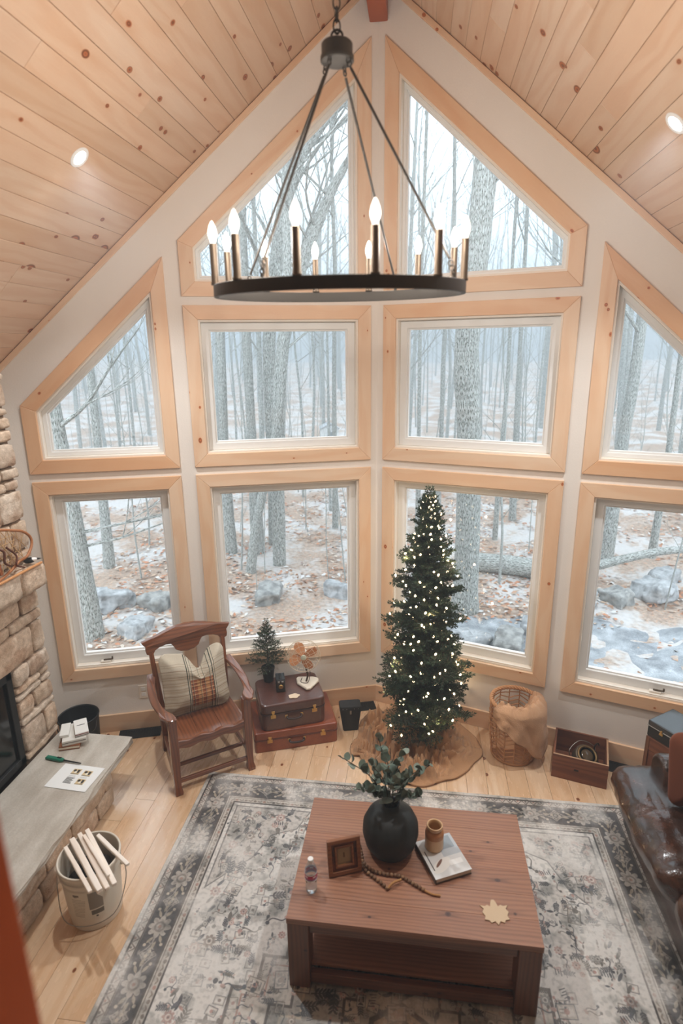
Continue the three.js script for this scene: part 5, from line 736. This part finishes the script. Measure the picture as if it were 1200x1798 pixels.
{ // vase of eucalyptus
  const v = thing('black_vase', 'round matte black vase on the coffee table', 'vase', [0.213, TT + 0.0005, 1.945]);
  mesh('body', lathe([[0, 0], [0.085, 0.0], [0.1, 0.006], [0.128, 0.05], [0.142, 0.11], [0.139, 0.16], [0.118, 0.205], [0.085, 0.232], [0.052, 0.243], [0.043, 0.25], [0.041, 0.272], [0.046, 0.28], [0.041, 0.281], [0.035, 0.272], [0.035, 0.25], [0.06, 0.235], [0, 0.2]], 56), mat({ color: rgb(28, 29, 27), roughness: 0.6 }), v);
  const e = thing('eucalyptus_bunch', 'grey-green eucalyptus stems in the black vase', 'plant', [0.213, TT, 1.945]);
  const lm = [[108, 122, 106], [86, 102, 88], [130, 140, 124]].map((c) => mat({ color: rgb(...c), roughness: 0.7, side: THREE.DoubleSide, transmission: 0.15, thickness: 0 }));
  const ls = new THREE.Shape(); ls.moveTo(0, 0); ls.bezierCurveTo(0.55, 0.1, 0.62, 0.75, 0, 1.0); ls.bezierCurveTo(-0.62, 0.75, -0.55, 0.1, 0, 0);
  const lgeo = [0, 1, 2].map((k) => { const g = new THREE.ExtrudeGeometry(ls, { depth: 0.012, bevelEnabled: false, curveSegments: 7 }), p = g.attributes.position; for (let i = 0; i < p.count; i++) { const x = p.getX(i), y = p.getY(i); p.setZ(i, p.getZ(i) + (0.45 + 0.2 * k) * x * x - 0.25 * y * y * (k - 0.4)); } g.computeVertexNormals(); return g; });
  const R = mulberry(31), stems = [[-0.25, 0.2, -0.06], [-0.17, 0.12, 0.06], [-0.07, 0.3, -0.1], [-0.02, 0.27, 0.02], [0.06, 0.26, -0.08], [0.14, 0.2, -0.02], [0.2, 0.18, -0.09], [0.15, 0.1, 0.05], [-0.1, 0.24, 0.02], [0.03, 0.2, 0.06], [-0.13, 0.09, 0.02]];
  for (const [dx, dy, dz] of stems) {
    const a = V(dx * 0.06, 0.255, dz * 0.06), m = V(dx * 0.38, 0.27 + dy * 0.62, dz * 0.4), b = V(dx, 0.275 + dy, dz), cu = new THREE.CatmullRomCurve3([a, m, b]); const st = mesh('stem', tube([a, m, b], 0.0022, 14, 5), mat({ color: rgb(72, 58, 46), roughness: 0.9 }), e);
    for (let k = 0; k < 11; k++) { const t = 0.32 + 0.68 * k / 10, p = cu.getPoint(t), s = (0.056 - 0.016 * t) * (0.85 + R() * 0.4), l = mesh('leaf', lgeo[k % 3], lm[Math.floor(R() * 3)], st); l.position.copy(p); l.rotation.order = 'YXZ'; l.rotation.set(rrr(R, 0.2, 1.3), k * 2.4 + R(), rrr(R, -0.5, 0.5)); l.scale.set(s, s, s); }
  }
}
function rrr(R, a, b) { return a + (b - a) * R(); }
{ // picture frame leaning back
  const f = thing('picture_frame', 'small stepped wooden picture frame standing by the vase', 'frame', [-0.003, TT + 0.001, 2.113], 0.372); const w = 0.165, h = 0.178; const inn = new THREE.Group(); inn.name = 'leaning_panel'; inn.rotation.x = -0.22; inn.position.z = 0.004; f.add(inn);
  const sq = (a, b) => [[-a, -b], [a, -b], [a, b], [-a, b]], ringG = (a, b, c, d2, z, t) => extrude(sq(a, b), t, 0.002, [sq(c, d2).reverse()]).translate(0, h / 2, z), dk = board(crateTex, rgb(210, 190, 160), { roughness: 0.45 }), md = board(tableTex, rgb(226, 206, 168), { roughness: 0.45 });
  mesh('outer_moulding', projUV(ringG(w / 2, h / 2, w / 2 - 0.02, h / 2 - 0.02, 0, 0.022)), md, inn); mesh('middle_moulding', projUV(ringG(w / 2 - 0.0205, h / 2 - 0.0205, w / 2 - 0.034, h / 2 - 0.034, 0, 0.014)), dk, inn); mesh('inner_moulding', projUV(ringG(w / 2 - 0.0345, h / 2 - 0.0345, w / 2 - 0.046, h / 2 - 0.046, 0, 0.018)), md, inn);
  const pt = canvasTex(128, 128, (c) => { c.fillStyle = '#8d7a5c'; c.fillRect(0, 0, 128, 128); c.fillStyle = '#a08a68'; c.fillRect(12, 12, 104, 104); c.fillStyle = '#5d4c36'; c.beginPath(); c.arc(64, 50, 7, 0, 7); c.fill(); c.fillRect(58, 56, 12, 24); });
  mesh('picture', new THREE.PlaneGeometry(w - 0.092, h - 0.092).translate(0, h / 2, 0.006), mat({ map: pt, roughness: 0.5 }), inn); mesh('back_panel', box(w - 0.02, h - 0.02, 0.004, 0, h / 2, 0.002), M.crate, inn); mesh('easel_leg', rbox(0.03, 0.13, 0.004, 0.001).rotateX(0.32).translate(0, 0.064, -0.062), M.crate, f);
}
{ // water bottle
  const b = thing('water_bottle', 'half full clear plastic water bottle with a pink label', 'bottle', [-0.147, TT + 0.001, 2.235]); const pet = mat({ color: rgb(240, 246, 250), roughness: 0.06, transmission: 0.92, thickness: 0, ior: 1.45 });
  mesh('shell', lathe([[0, 0.004], [0.02, 0.0], [0.0275, 0.004], [0.029, 0.015], [0.0275, 0.026], [0.029, 0.04], [0.0275, 0.055], [0.029, 0.07], [0.0285, 0.12], [0.026, 0.14], [0.017, 0.158], [0.012, 0.165], [0.012, 0.172]], 30), pet, b);
  mesh('water', lathe([[0, 0.006], [0.025, 0.006], [0.026, 0.02], [0.026, 0.062], [0, 0.062]], 26), mat({ color: 0xffffff, roughness: 0.02, transmission: 1, thickness: 0.03, ior: 1.33 }), b);
  const lt = canvasTex(256, 96, (c, w, h) => { c.fillStyle = '#e9edf0'; c.fillRect(0, 0, w, h); c.fillStyle = '#c8406c'; c.fillRect(0, 20, w, 44); c.fillStyle = '#7a3f8c'; c.fillRect(0, 66, w, 14); c.fillStyle = '#fff'; for (let i = 0; i < 5; i++) c.fillRect(20 + i * 50, 32, 22, 16); });
  mesh('label', new THREE.CylinderGeometry(0.0294, 0.0294, 0.042, 28, 1, true).translate(0, 0.098, 0), mat({ map: lt, roughness: 0.4, side: THREE.DoubleSide }), b); mesh('cap', lathe([[0, 0.187], [0.0125, 0.187], [0.0135, 0.185], [0.0135, 0.17], [0.0125, 0.169]], 24), M.white, b);
}
{ // bead garland
  const g = thing('bead_garland', 'string of brown wooden beads with twine loops around the vase', 'garland', [0, 0, 0]); const bm = [mat({ color: rgb(116, 84, 58), roughness: 0.6 }), mat({ color: rgb(142, 106, 74), roughness: 0.6 })], geo = new THREE.SphereGeometry(0.0095, 12, 9);
  const line = (pts, step = 0.0185) => { const cu = new THREE.CatmullRomCurve3(pts.map(([x, z]) => V(x, TT + 0.01, z))), n = Math.floor(cu.getLength() / step); for (let i = 0; i <= n; i++) { const m = mesh('bead', geo, bm[i % 3 ? 0 : 1], g); m.position.copy(cu.getPointAt(i / n)); } return cu; };
  line([[0.05, 1.945], [0.07, 2.01], [0.085, 2.06], [0.13, 2.1], [0.2, 2.115], [0.27, 2.118], [0.33, 2.15], [0.38, 2.178]]); line([[0.075, 2.075], [0.11, 2.115], [0.16, 2.15], [0.21, 2.19]], 0.0185);
  const tw = mat({ color: rgb(176, 128, 78), roughness: 0.9 }); mesh('twine_loop', tube([[0.215, TT + 0.012, 2.192], [0.235, TT + 0.022, 2.172], [0.275, TT + 0.016, 2.142]], 0.0058, 14, 6), tw, g); mesh('twine_tail', tube([[0.385, TT + 0.008, 2.18], [0.42, TT + 0.007, 2.195], [0.46, TT + 0.006, 2.198]], 0.0052, 14, 6), tw, g);
}
{ // book, jar, leaf
  const cover = canvasTex(384, 480, (c, w, h) => { c.fillStyle = '#d7d5d2'; c.fillRect(0, 0, w, h); c.fillStyle = '#b4b9bd'; c.fillRect(w * 0.5, 0, w * 0.5, h * 0.55); c.fillStyle = '#8f979d'; c.fillRect(w * 0.56, h * 0.05, w * 0.36, h * 0.32); c.fillStyle = '#e9e4dc'; c.beginPath(); c.ellipse(w * 0.34, h * 0.72, 120, 60, -0.5, 0, 7); c.fill(); c.fillStyle = '#7c5644'; c.beginPath(); c.ellipse(w * 0.3, h * 0.66, 60, 14, -0.7, 0, 7); c.fill(); c.fillStyle = '#4a4442'; c.fillRect(w * 0.08, h * 0.3, 10, h * 0.5); c.fillStyle = '#f0eeea'; c.fillRect(w * 0.55, h * 0.66, w * 0.36, h * 0.12); });
  const b = thing('photo_book', 'hardback photo book lying under the stoneware jar', 'book', [0.478, TT + 0.0005, 1.99], 0.44), bw = 0.195, bd = 0.235; mesh('page_block', rbox(bw - 0.008, 0.022, bd - 0.008, 0.001, 0.002, 0.015, 0), mat({ color: rgb(222, 212, 196), roughness: 0.9 }), b);
  mesh('back_cover', rbox(bw, 0.0035, bd, 0.001, 0, 0.00225, 0), mat({ color: rgb(96, 84, 76), roughness: 0.6 }), b); mesh('spine', rbox(0.0035, 0.029, bd, 0.001, -bw / 2, 0.0145, 0), mat({ color: rgb(96, 84, 76), roughness: 0.6 }), b);
  const cg = rbox(bw, 0.0035, bd, 0.001, 0, 0.0278, 0), p = cg.attributes.position, uv = cg.attributes.uv; for (let i = 0; i < p.count; i++) uv.setXY(i, p.getX(i) / bw + 0.5, 0.5 - p.getZ(i) / bd); mesh('front_cover', cg, mat({ map: cover, roughness: 0.45 }), b);
  const j = thing('stoneware_jar', 'tan stoneware crock with an open mouth on the book', 'jar', [0.435, TT + 0.031, 1.94]); mesh('body', lathe([[0, 0], [0.044, 0], [0.047, 0.004], [0.047, 0.088], [0.043, 0.1], [0.034, 0.108], [0.033, 0.113], [0.04, 0.118], [0.0405, 0.132], [0.037, 0.135], [0.032, 0.131], [0.03, 0.112], [0.04, 0.095], [0.04, 0.01], [0, 0.01]], 40), mat({ color: rgb(212, 172, 126), roughness: 0.32, clearcoat: 0.4, clearcoatRoughness: 0.2 }), j); mesh('glaze_band', lathe([[0.0474, 0.07], [0.0474, 0.09], [0.0436, 0.101], [0.0346, 0.1088]], 40), mat({ color: rgb(182, 126, 82), roughness: 0.3 }), j);
  const pts = [[0, -0.062], [0.012, -0.045], [0.03, -0.052], [0.036, -0.04], [0.056, -0.036], [0.05, -0.018], [0.06, 0.0], [0.05, 0.016], [0.064, 0.034], [0.042, 0.03], [0.03, 0.036], [0.018, 0.028], [0.012, 0.05], [0.006, 0.062]], leafPts = [...pts, ...pts.slice(1).reverse().map(([x, y]) => [-x, y])];
  const l = mesh('maple_leaf_cutout', extrude(leafPts.map(([x, y]) => [x, y]), 0.005, 0.001).rotateX(-Math.PI / 2), mat({ color: rgb(206, 180, 148), roughness: 0.75 })); l.position.set(0.705, TT + 0.0005, 2.25); l.rotation.y = 0.12; tag(l, 'tan maple leaf shaped wooden cutout near the front of the coffee table', 'coaster');
}

// ---------------------------------------------------------------- the winter wood outside
const ground = (x, z) => { const d = Math.hypot(x, z - 3) - 4; return -0.52 + 0.03 * Math.max(0, d - 2) + 0.05 * n2(x * 0.5, z * 0.5) + 0.12 * n2(x * 0.16 + 8, z * 0.16) * smooth(2, 8, d) + 0.02 * n2(x * 2.2, z * 2.2); };
{
  const litter = dataTex(1024, 1024, (u, v) => {
    const x = u * 26, y = v * 26, sn = smooth(-0.3, 0.3, fbm2(x * 0.22 + 4, y * 0.22, 4) + 0.15 * n2(x * 3, y * 3)), a = n2(x * 3.2, y * 4.1), b = n2(x * 7 + 9, y * 8);
    let c = lerp3([152, 132, 118], [186, 164, 146], 0.5 + 0.5 * a); c = lerp3(c, [120, 98, 82], smooth(0.35, 0.8, b) * 0.7); c = lerp3(c, [208, 150, 116], smooth(0.45, 0.8, n2(x * 5 + 40, y * 5)) * 0.6); return lerp3(c, [202, 203, 204], sn * 0.75);
  }); litter.repeat.set(1 / 9, 1 / 9);
  const g = new THREE.PlaneGeometry(110, 84, 190, 150).rotateX(-Math.PI / 2).translate(0, 0, -38), p = g.attributes.position, uv = g.attributes.uv;
  for (let i = 0; i < p.count; i++) { const x = p.getX(i), z = p.getZ(i); p.setY(i, ground(x, z)); uv.setXY(i, x, z); } g.computeVertexNormals();
  tag(mesh('ground', g, mat({ map: litter, roughness: 1 })), 'forest floor of fallen leaves and thin snow outside the windows', 'ground', undefined, 'structure');
  const drive = new THREE.PlaneGeometry(9, 3.2, 60, 24).rotateX(-Math.PI / 2), q = drive.attributes.position; for (let i = 0; i < q.count; i++) { const t = q.getX(i) + 4.6 , z = q.getZ(i) - 1.35 + 0.12 * n2(t, 3); q.setXYZ(i, t, ground(t, z) + 0.018 + 0.012 * n2(t * 5, z * 5) - 0.05 * smooth(0.8, 1, Math.abs(q.getZ(i)) / 1.6), z); } drive.computeVertexNormals();
  const gv = dataTex(512, 512, (u, v) => { const a = fbm2(u * 9, v * 9, 4), b = n2(u * 120, v * 120); return lerp3([128, 131, 134], [176, 179, 182], 0.5 + a).map((k) => k + b * 14); }); gv.repeat.set(1 / 3, 1 / 3); projUV(drive, 'x');
  tag(mesh('gravel_path', projUV(drive, 'x'), mat({ map: gv, roughness: 1 })), 'pale frosted gravel strip under the sofa-side window', 'path', undefined, 'structure');
  // wooded hills
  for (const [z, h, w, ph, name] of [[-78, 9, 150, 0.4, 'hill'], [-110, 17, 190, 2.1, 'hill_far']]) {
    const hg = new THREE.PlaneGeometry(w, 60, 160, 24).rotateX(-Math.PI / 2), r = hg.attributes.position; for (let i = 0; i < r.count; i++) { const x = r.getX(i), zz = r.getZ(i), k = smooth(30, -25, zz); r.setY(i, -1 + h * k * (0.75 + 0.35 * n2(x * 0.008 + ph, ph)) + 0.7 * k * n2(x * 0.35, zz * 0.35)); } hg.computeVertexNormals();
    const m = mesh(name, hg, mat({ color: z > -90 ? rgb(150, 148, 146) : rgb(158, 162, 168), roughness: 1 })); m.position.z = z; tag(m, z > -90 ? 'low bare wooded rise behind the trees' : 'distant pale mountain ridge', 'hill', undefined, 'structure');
  }
}
// a bare tree: trunk plus separate main branches, each with its twigs
function branchGeo(R, a, dir, L, r, depth, out, k = 5) {
  const pts = [[a.x, a.y, a.z, r]]; let p = a.clone(), d = dir.clone(); const n = 3;
  for (let i = 1; i <= n; i++) { d.add(V(R() - 0.5, R() * 0.42 - 0.08, R() - 0.5).multiplyScalar(0.6)).normalize(); p = p.clone().addScaledVector(d, L / n); pts.push([p.x, p.y, p.z, r * (1 - 0.78 * i / n)]); if (depth > 0) { const kids = depth > 1 ? 2 : 2; for (let j = 0; j < kids; j++) branchGeo(R, p.clone(), d.clone().add(V(R() - 0.5, R() - 0.25, R() - 0.5).multiplyScalar(1.5)).normalize(), L * (0.4 + R() * 0.3), r * (1 - 0.7 * i / n) * 0.55, depth - 1, out, 4); } }
  out.push(flat(taper(pts, k)));
}
function bareTree(name, label, x, z, { h = 11, r = 0.15, lean = [0, 0], bend = 0.25, seed = 1, branches = 7, first = 0.4, group, depth = 2, path } = {}) {
  const R = mulberry(seed), y = ground(x, z) - 0.1, t = thing(name, label, 'tree', [x, y, z], 0, group), pts = [];
  if (path) for (const q of path) pts.push(q); else { pts.push([0, 0, 0, r * 1.35]); for (let i = 1; i <= 6; i++) { const k = i / 6; pts.push([lean[0] * k * h + (R() - 0.5) * bend * k, h * k, lean[1] * k * h + (R() - 0.5) * bend * k, r * (1 - 0.62 * k)]); } }
  mesh('trunk', taper(pts, 12, 0.09, seed), M.bark, t);
  const cu = new THREE.CatmullRomCurve3(pts.map((p) => V(p[0], p[1], p[2])));
  for (let i = 0; i < branches; i++) { const k = first + (0.97 - first) * (i + R() * 0.6) / branches, a = cu.getPoint(k), az = R() * 6.28, out = []; branchGeo(R, a, V(Math.cos(az), 0.45 + R() * 0.7, Math.sin(az)).normalize(), h * (0.16 + 0.12 * R()), r * (0.34 - 0.16 * k), depth, out); mesh('branch', merge(out), M.bark, t); }
  return t;
}
const wood = 'bare trees close to the house';
bareTree('lichen_trunk_tree', 'thick lichen-spotted tree right behind the Christmas tree window', 0.98, -2.93, { r: 0.155, h: 9, lean: [0, 0], seed: 3, branches: 6, first: 0.62, bend: 0.1, group: wood, path: [[0, 0, 0, 0.2], [0, 0.6, 0, 0.165], [-0.04, 2.4, 0, 0.15], [-0.12, 3.5, 0, 0.145], [-0.03, 4.8, 0, 0.135], [0.0, 5.6, 0, 0.125], [-0.1, 7.2, 0.1, 0.09], [0.1, 9, 0, 0.03]] });
const lowTree = bareTree('lichen_trunk_tree', 'mossy tree outside the crank window behind the armchair', -3.62, -1.69, { r: 0.105, h: 8, lean: [-0.02, 0.0], seed: 5, branches: 7, first: 0.3, group: wood });
{ const R = mulberry(4); for (const [y, r] of [[1.62, 0.022], [1.45, 0.018]]) { const out = []; branchGeo(R, V(0.02, y - 0.15, 0), V(0.95, 0.22, -0.05).normalize(), 1.5, r, 2, out); mesh('branch', merge(out), M.bark, lowTree); } }
bareTree('mossy_tree', 'dark mossy tree at the chimney side of the lower middle window', -2.82, -4.7, { r: 0.085, h: 11, lean: [0.008, 0], seed: 7, branches: 7, first: 0.5, group: wood });
bareTree('mossy_tree', 'thick grey tree in the middle of the middle row window', -2.38, -4.85, { r: 0.09, h: 12, lean: [0.004, 0], seed: 8, branches: 7, first: 0.5, group: wood });
bareTree('leaning_tree', 'tree leaning away from the thick grey trunk', -2.28, -3.95, { r: 0.08, h: 10, seed: 9, branches: 6, first: 0.5, group: wood, path: [[0, 0, 0, 0.085], [0.16, 1.0, -0.05, 0.068], [0.52, 2.4, -0.1, 0.062], [0.66, 3.4, -0.1, 0.06], [0.78, 5.2, -0.1, 0.065], [0.8, 7.4, 0, 0.04], [0.95, 9.5, 0, 0.015]] });
bareTree('leaning_tree', 'big forked tree leaning across the peak window behind the chandelier', -1.75, -5.3, { r: 0.15, h: 10, seed: 12, branches: 9, first: 0.35, group: wood, path: [[-0.45, 0, 0, 0.11], [-0.42, 1.6, 0, 0.1], [-0.4, 3.6, 0, 0.11], [-0.2, 4.9, 0, 0.115], [0.1, 6.1, 0, 0.11], [0.55, 6.7, 0, 0.09], [1.2, 7.2, 0, 0.05]] });
bareTree('leaning_tree', 'slender curved tree crossing the peak window below the fork', -1.5, -4.4, { r: 0.09, h: 8, seed: 14, branches: 7, first: 0.4, group: wood, path: [[-0.4, 0, 0, 0.11], [-0.35, 2, 0, 0.1], [-0.2, 3.6, 0, 0.095], [0.05, 4.5, 0, 0.09], [0.35, 5.2, 0, 0.085], [0.75, 5.9, 0, 0.05], [1.2, 6.4, 0, 0.02]] });
bareTree('mossy_tree', 'grey tree at the sofa side of the outer windows', 2.72, -4.5, { r: 0.09, h: 10, lean: [0.02, 0], seed: 15, branches: 7, first: 0.4, group: wood });
bareTree('mossy_tree', 'second grey tree in the outer sofa-side window', 3.4, -5.1, { r: 0.1, h: 10, lean: [0.035, 0], seed: 16, branches: 7, first: 0.35, group: wood });
for (const [x, z, r, s] of [[-4.6, -3.9, 0.07, 21], [-5.3, -3.1, 0.06, 22], [-3.9, -5.9, 0.06, 23], [-1.25, -6.4, 0.05, 24], [-0.55, -7.2, 0.05, 25], [0.35, -6.2, 0.04, 26], [0.75, -7.4, 0.05, 27], [1.75, -6.0, 0.04, 28], [2.2, -7.0, 0.05, 29], [4.2, -5.3, 0.05, 30], [4.7, -4.6, 0.045, 31], [5.2, -6.2, 0.07, 32], [-6.4, -5.2, 0.08, 33]])
  bareTree('bare_tree', 'slim bare tree a few steps into the wood', x, z, { r, h: rr(8.5, 12), lean: [rr(-0.03, 0.03), rr(-0.02, 0.02)], seed: s, branches: 7, first: 0.4, group: 'slim bare trees a few steps into the wood' });
{ // the deeper wood: copies of a few stems
  const protos = []; for (let i = 0; i < 7; i++) { const R = mulberry(90 + i), h = 10 + R() * 4, r = 0.028 + 0.045 * (i % 3) / 2, out = [], pts = []; for (let k = 0; k <= 5; k++) pts.push([(R() - 0.5) * 0.3 * k / 2, h * k / 5, (R() - 0.5) * 0.3 * k / 2, r * (1.15 - 0.9 * k / 5)]); out.push(flat(taper(pts, 7))); const cu = new THREE.CatmullRomCurve3(pts.map((p) => V(p[0], p[1], p[2]))); for (let b = 0; b < 12; b++) { const k = 0.25 + 0.7 * b / 12, az = R() * 6.28; branchGeo(R, cu.getPoint(k), V(Math.cos(az), 0.5 + R() * 0.8, Math.sin(az)).normalize(), h * (0.14 + 0.1 * R()), r * (0.4 - 0.22 * k), 1, out, 4); } protos.push(merge(out)); }
  const R = mulberry(555), near = []; let made = 0;
  for (let i = 0; i < 2400 && made < 250; i++) {
    const d = 10 + 42 * Math.pow(R(), 1.1), an = -0.13 + (R() - 0.5) * 1.75, x = 0.3 + d * Math.sin(an), z = 4 - d * Math.cos(an) - 0.5; if (z > -6.5) continue; if (near.some(([a, b]) => Math.hypot(a - x, b - z) < 0.8)) continue; near.push([x, z]);
    const m = mesh('forest_tree', protos[made % 7], M.barkFar); m.position.set(x, ground(x, z) - 0.1, z); m.rotation.set((R() - 0.5) * 0.08, R() * 6.28, (R() - 0.5) * 0.1); const s = 0.75 + R() * 0.5; m.scale.set(s, s * (0.9 + R() * 0.2), s); tag(m, 'thin bare tree deep in the misty winter wood', 'tree', 'thin bare trees deep in the wood'); made++;
  }
  for (let i = 0; i < 120; i++) { const d = 7.6 + 10 * R(), an = -0.13 + (R() - 0.5) * 1.7, x = 0.3 + d * Math.sin(an), z = 4 - d * Math.cos(an); if (z > -2.6) continue; const m = mesh('sapling', protos[i % 7], M.barkFar); m.position.set(x, ground(x, z) - 0.05, z); m.rotation.set((R() - 0.5) * 0.3, R() * 6.28, (R() - 0.5) * 0.3); const s = 0.16 + R() * 0.14; m.scale.set(s, s * 1.3, s); tag(m, 'knee to head high bare sapling among the fallen leaves', 'sapling', 'bare saplings on the forest floor'); }
}
{ // stones, logs, leaves
  const pale = dataTex(256, 256, (u, v) => lerp3([132, 133, 134], [190, 191, 192], clamp(0.55 + fbm2(u * 6, v * 6, 4)))); const rm = [mat({ map: pale, roughness: 0.95 }), mat({ map: pale, color: rgb(225, 222, 216), roughness: 0.95 })];
  const spots = [[0.95, -2.05, 0.22, 'large pale boulder under the Christmas tree window'], [1.42, -2.0, 0.19, 'pale boulder beside the largest one under the Christmas tree window'], [1.9, -2.4, 0.25, 'whitest boulder at the sofa side of the Christmas tree window'], [0.45, -2.3, 0.16, 'low boulder half hidden by the Christmas tree'], [2.5, -3.3, 0.24, 'flat snow-dusted boulder at the edge of the gravel'], [3.05, -3.45, 0.2, 'upright pale boulder below the fallen branch'], [3.62, -3.6, 0.25, 'broad brownish boulder under the fallen branch'], [4.4, -3.3, 0.27, 'boulder at the far end of the gravel strip'], [4.0, -4.25, 0.2, 'small boulder behind the broad brownish one'], [-3.25, -2.65, 0.2, 'tilted grey slab of rock outside the armchair window'], [-3.85, -2.6, 0.27, 'cracked grey rock beside the mossy tree'], [-2.75, -2.75, 0.19, 'rounded white stone outside the armchair window'], [-3.15, -1.9, 0.2, 'low flat rock at the foot of the mossy tree'], [-1.75, -3.1, 0.22, 'snow-capped stone in the leaves outside the fan window'], [-0.75, -3.4, 0.2, 'white stone at the corner side of the fan window']];
  spots.forEach(([x, z, s, label], i) => { const g = projUV(softBox(s * 2, s * 1.1, s * 1.5, { n: 10, r: s * 0.22, wrinkle: s * 0.22, freq: 0.75 / s, seed: i * 5.3 }), 'x', i, i * 2); const m = mesh('boulder', g, rm[i % 2]); m.position.set(x, ground(x, z) + s * 0.3, z); m.rotation.set(rr(-0.2, 0.2), rr(0, 6), rr(-0.25, 0.25)); tag(m, label, 'rock', 'boulders outside the lower windows'); });
  const l1 = mesh('fallen_log', taper([[1.2, 0.0, -4.45, 0.15], [1.75, 0.02, -4.3, 0.15], [2.3, 0.0, -4.15, 0.14], [2.9, -0.02, -4.0, 0.13]], 12, 0.08, 3).translate(0, ground(2, -4.2) + 0.16, 0), M.bark); tag(l1, 'thick grey fallen log across the Christmas tree window', 'log');
  const l2 = mesh('fallen_branch', taper([[3.0, 0.0, -4.1, 0.07], [3.4, 0.1, -4.15, 0.065], [3.9, 0.17, -4.3, 0.06], [4.5, 0.2, -4.4, 0.05]], 10, 0.1, 5).translate(0, ground(3.6, -4.2) + 0.3, 0), M.bark); tag(l2, 'long mossy fallen branch over the rocks by the gravel', 'log');
  const R = mulberry(808), leafS = new THREE.Shape(); leafS.moveTo(0, -0.5); leafS.quadraticCurveTo(0.42, -0.1, 0.12, 0.28); leafS.lineTo(0, 0.5); leafS.lineTo(-0.15, 0.25); leafS.quadraticCurveTo(-0.42, -0.1, 0, -0.5);
  const lg = new THREE.ShapeGeometry(leafS, 2).rotateX(-Math.PI / 2), p = lg.attributes.position; for (let i = 0; i < p.count; i++) p.setY(i, 0.5 * p.getX(i) ** 2 - 0.2 * p.getZ(i) ** 2); lg.computeVertexNormals();
  const N = 26000, inst = new THREE.InstancedMesh(lg, mat({ color: 0xffffff, roughness: 0.95, side: THREE.DoubleSide }), N), m = new THREE.Matrix4(), e = new THREE.Euler(), qn = new THREE.Quaternion(), col = new THREE.Color(); let c = 0;
  const pal = [[180, 142, 116], [194, 166, 142], [166, 120, 90], [204, 188, 172], [146, 110, 86], [188, 130, 98], [206, 203, 200], [174, 154, 138]];
  while (c < N) { const d = 4.6 + 14 * Math.pow(R(), 1.1), an = -0.13 + (R() - 0.5) * 1.9, x = 0.3 + d * Math.sin(an), z = 4.4 - d * Math.cos(an); if (z > Math.abs(x) * TAN - 0.35) continue; if (fbm2(x * 0.5, z * 0.5, 2) < -0.25 + 0.2 * R()) continue; if (x > 0.6 && z > -2.6 && R() < 0.85) continue; e.set((R() - 0.5) * 0.7, R() * 6.28, (R() - 0.5) * 0.7); const s = 0.05 + R() * 0.06; m.compose(V(x, ground(x, z) + 0.008 + R() * 0.02, z), qn.setFromEuler(e), V(s, s, s)); inst.setMatrixAt(c, m); const k = pal[Math.floor(R() * pal.length)]; inst.setColorAt(c, col.setRGB(k[0] / 255, k[1] / 255, k[2] / 255, THREE.SRGBColorSpace)); c++; }
  inst.name = 'fallen_leaves'; inst.castShadow = inst.receiveShadow = true; scene.add(inst); tag(inst, 'layer of fallen tan leaves on the forest floor', 'leaves', undefined, 'stuff');
  // small pale shed between the trees
  const sx = -2.75, sz = -15.6, s = thing('garden_shed', 'small pale gabled shed between the trees of the middle row window', 'shed', [sx, ground(sx, sz), sz], 0.25); s.scale.setScalar(0.55); const sw = mat({ color: rgb(214, 214, 212), roughness: 0.9 });
  mesh('wall', extrude([[-0.55, 0], [0.55, 0], [0.55, 0.75], [0, 1.05], [-0.55, 0.75]], 1.0).translate(0, 0, -0.5), sw, s); for (const k of [-1, 1]) mesh('roof', box(0.7, 0.05, 1.15).rotateZ(-k * 0.5).translate(k * 0.3, 0.95, 0), mat({ color: rgb(176, 178, 180), roughness: 0.9 }), s); mesh('window', box(0.3, 0.3, 0.02, 0, 0.45, 0.505), mat({ color: rgb(120, 124, 128), roughness: 0.4 }), s);
}
renderer.render(scene, camera);
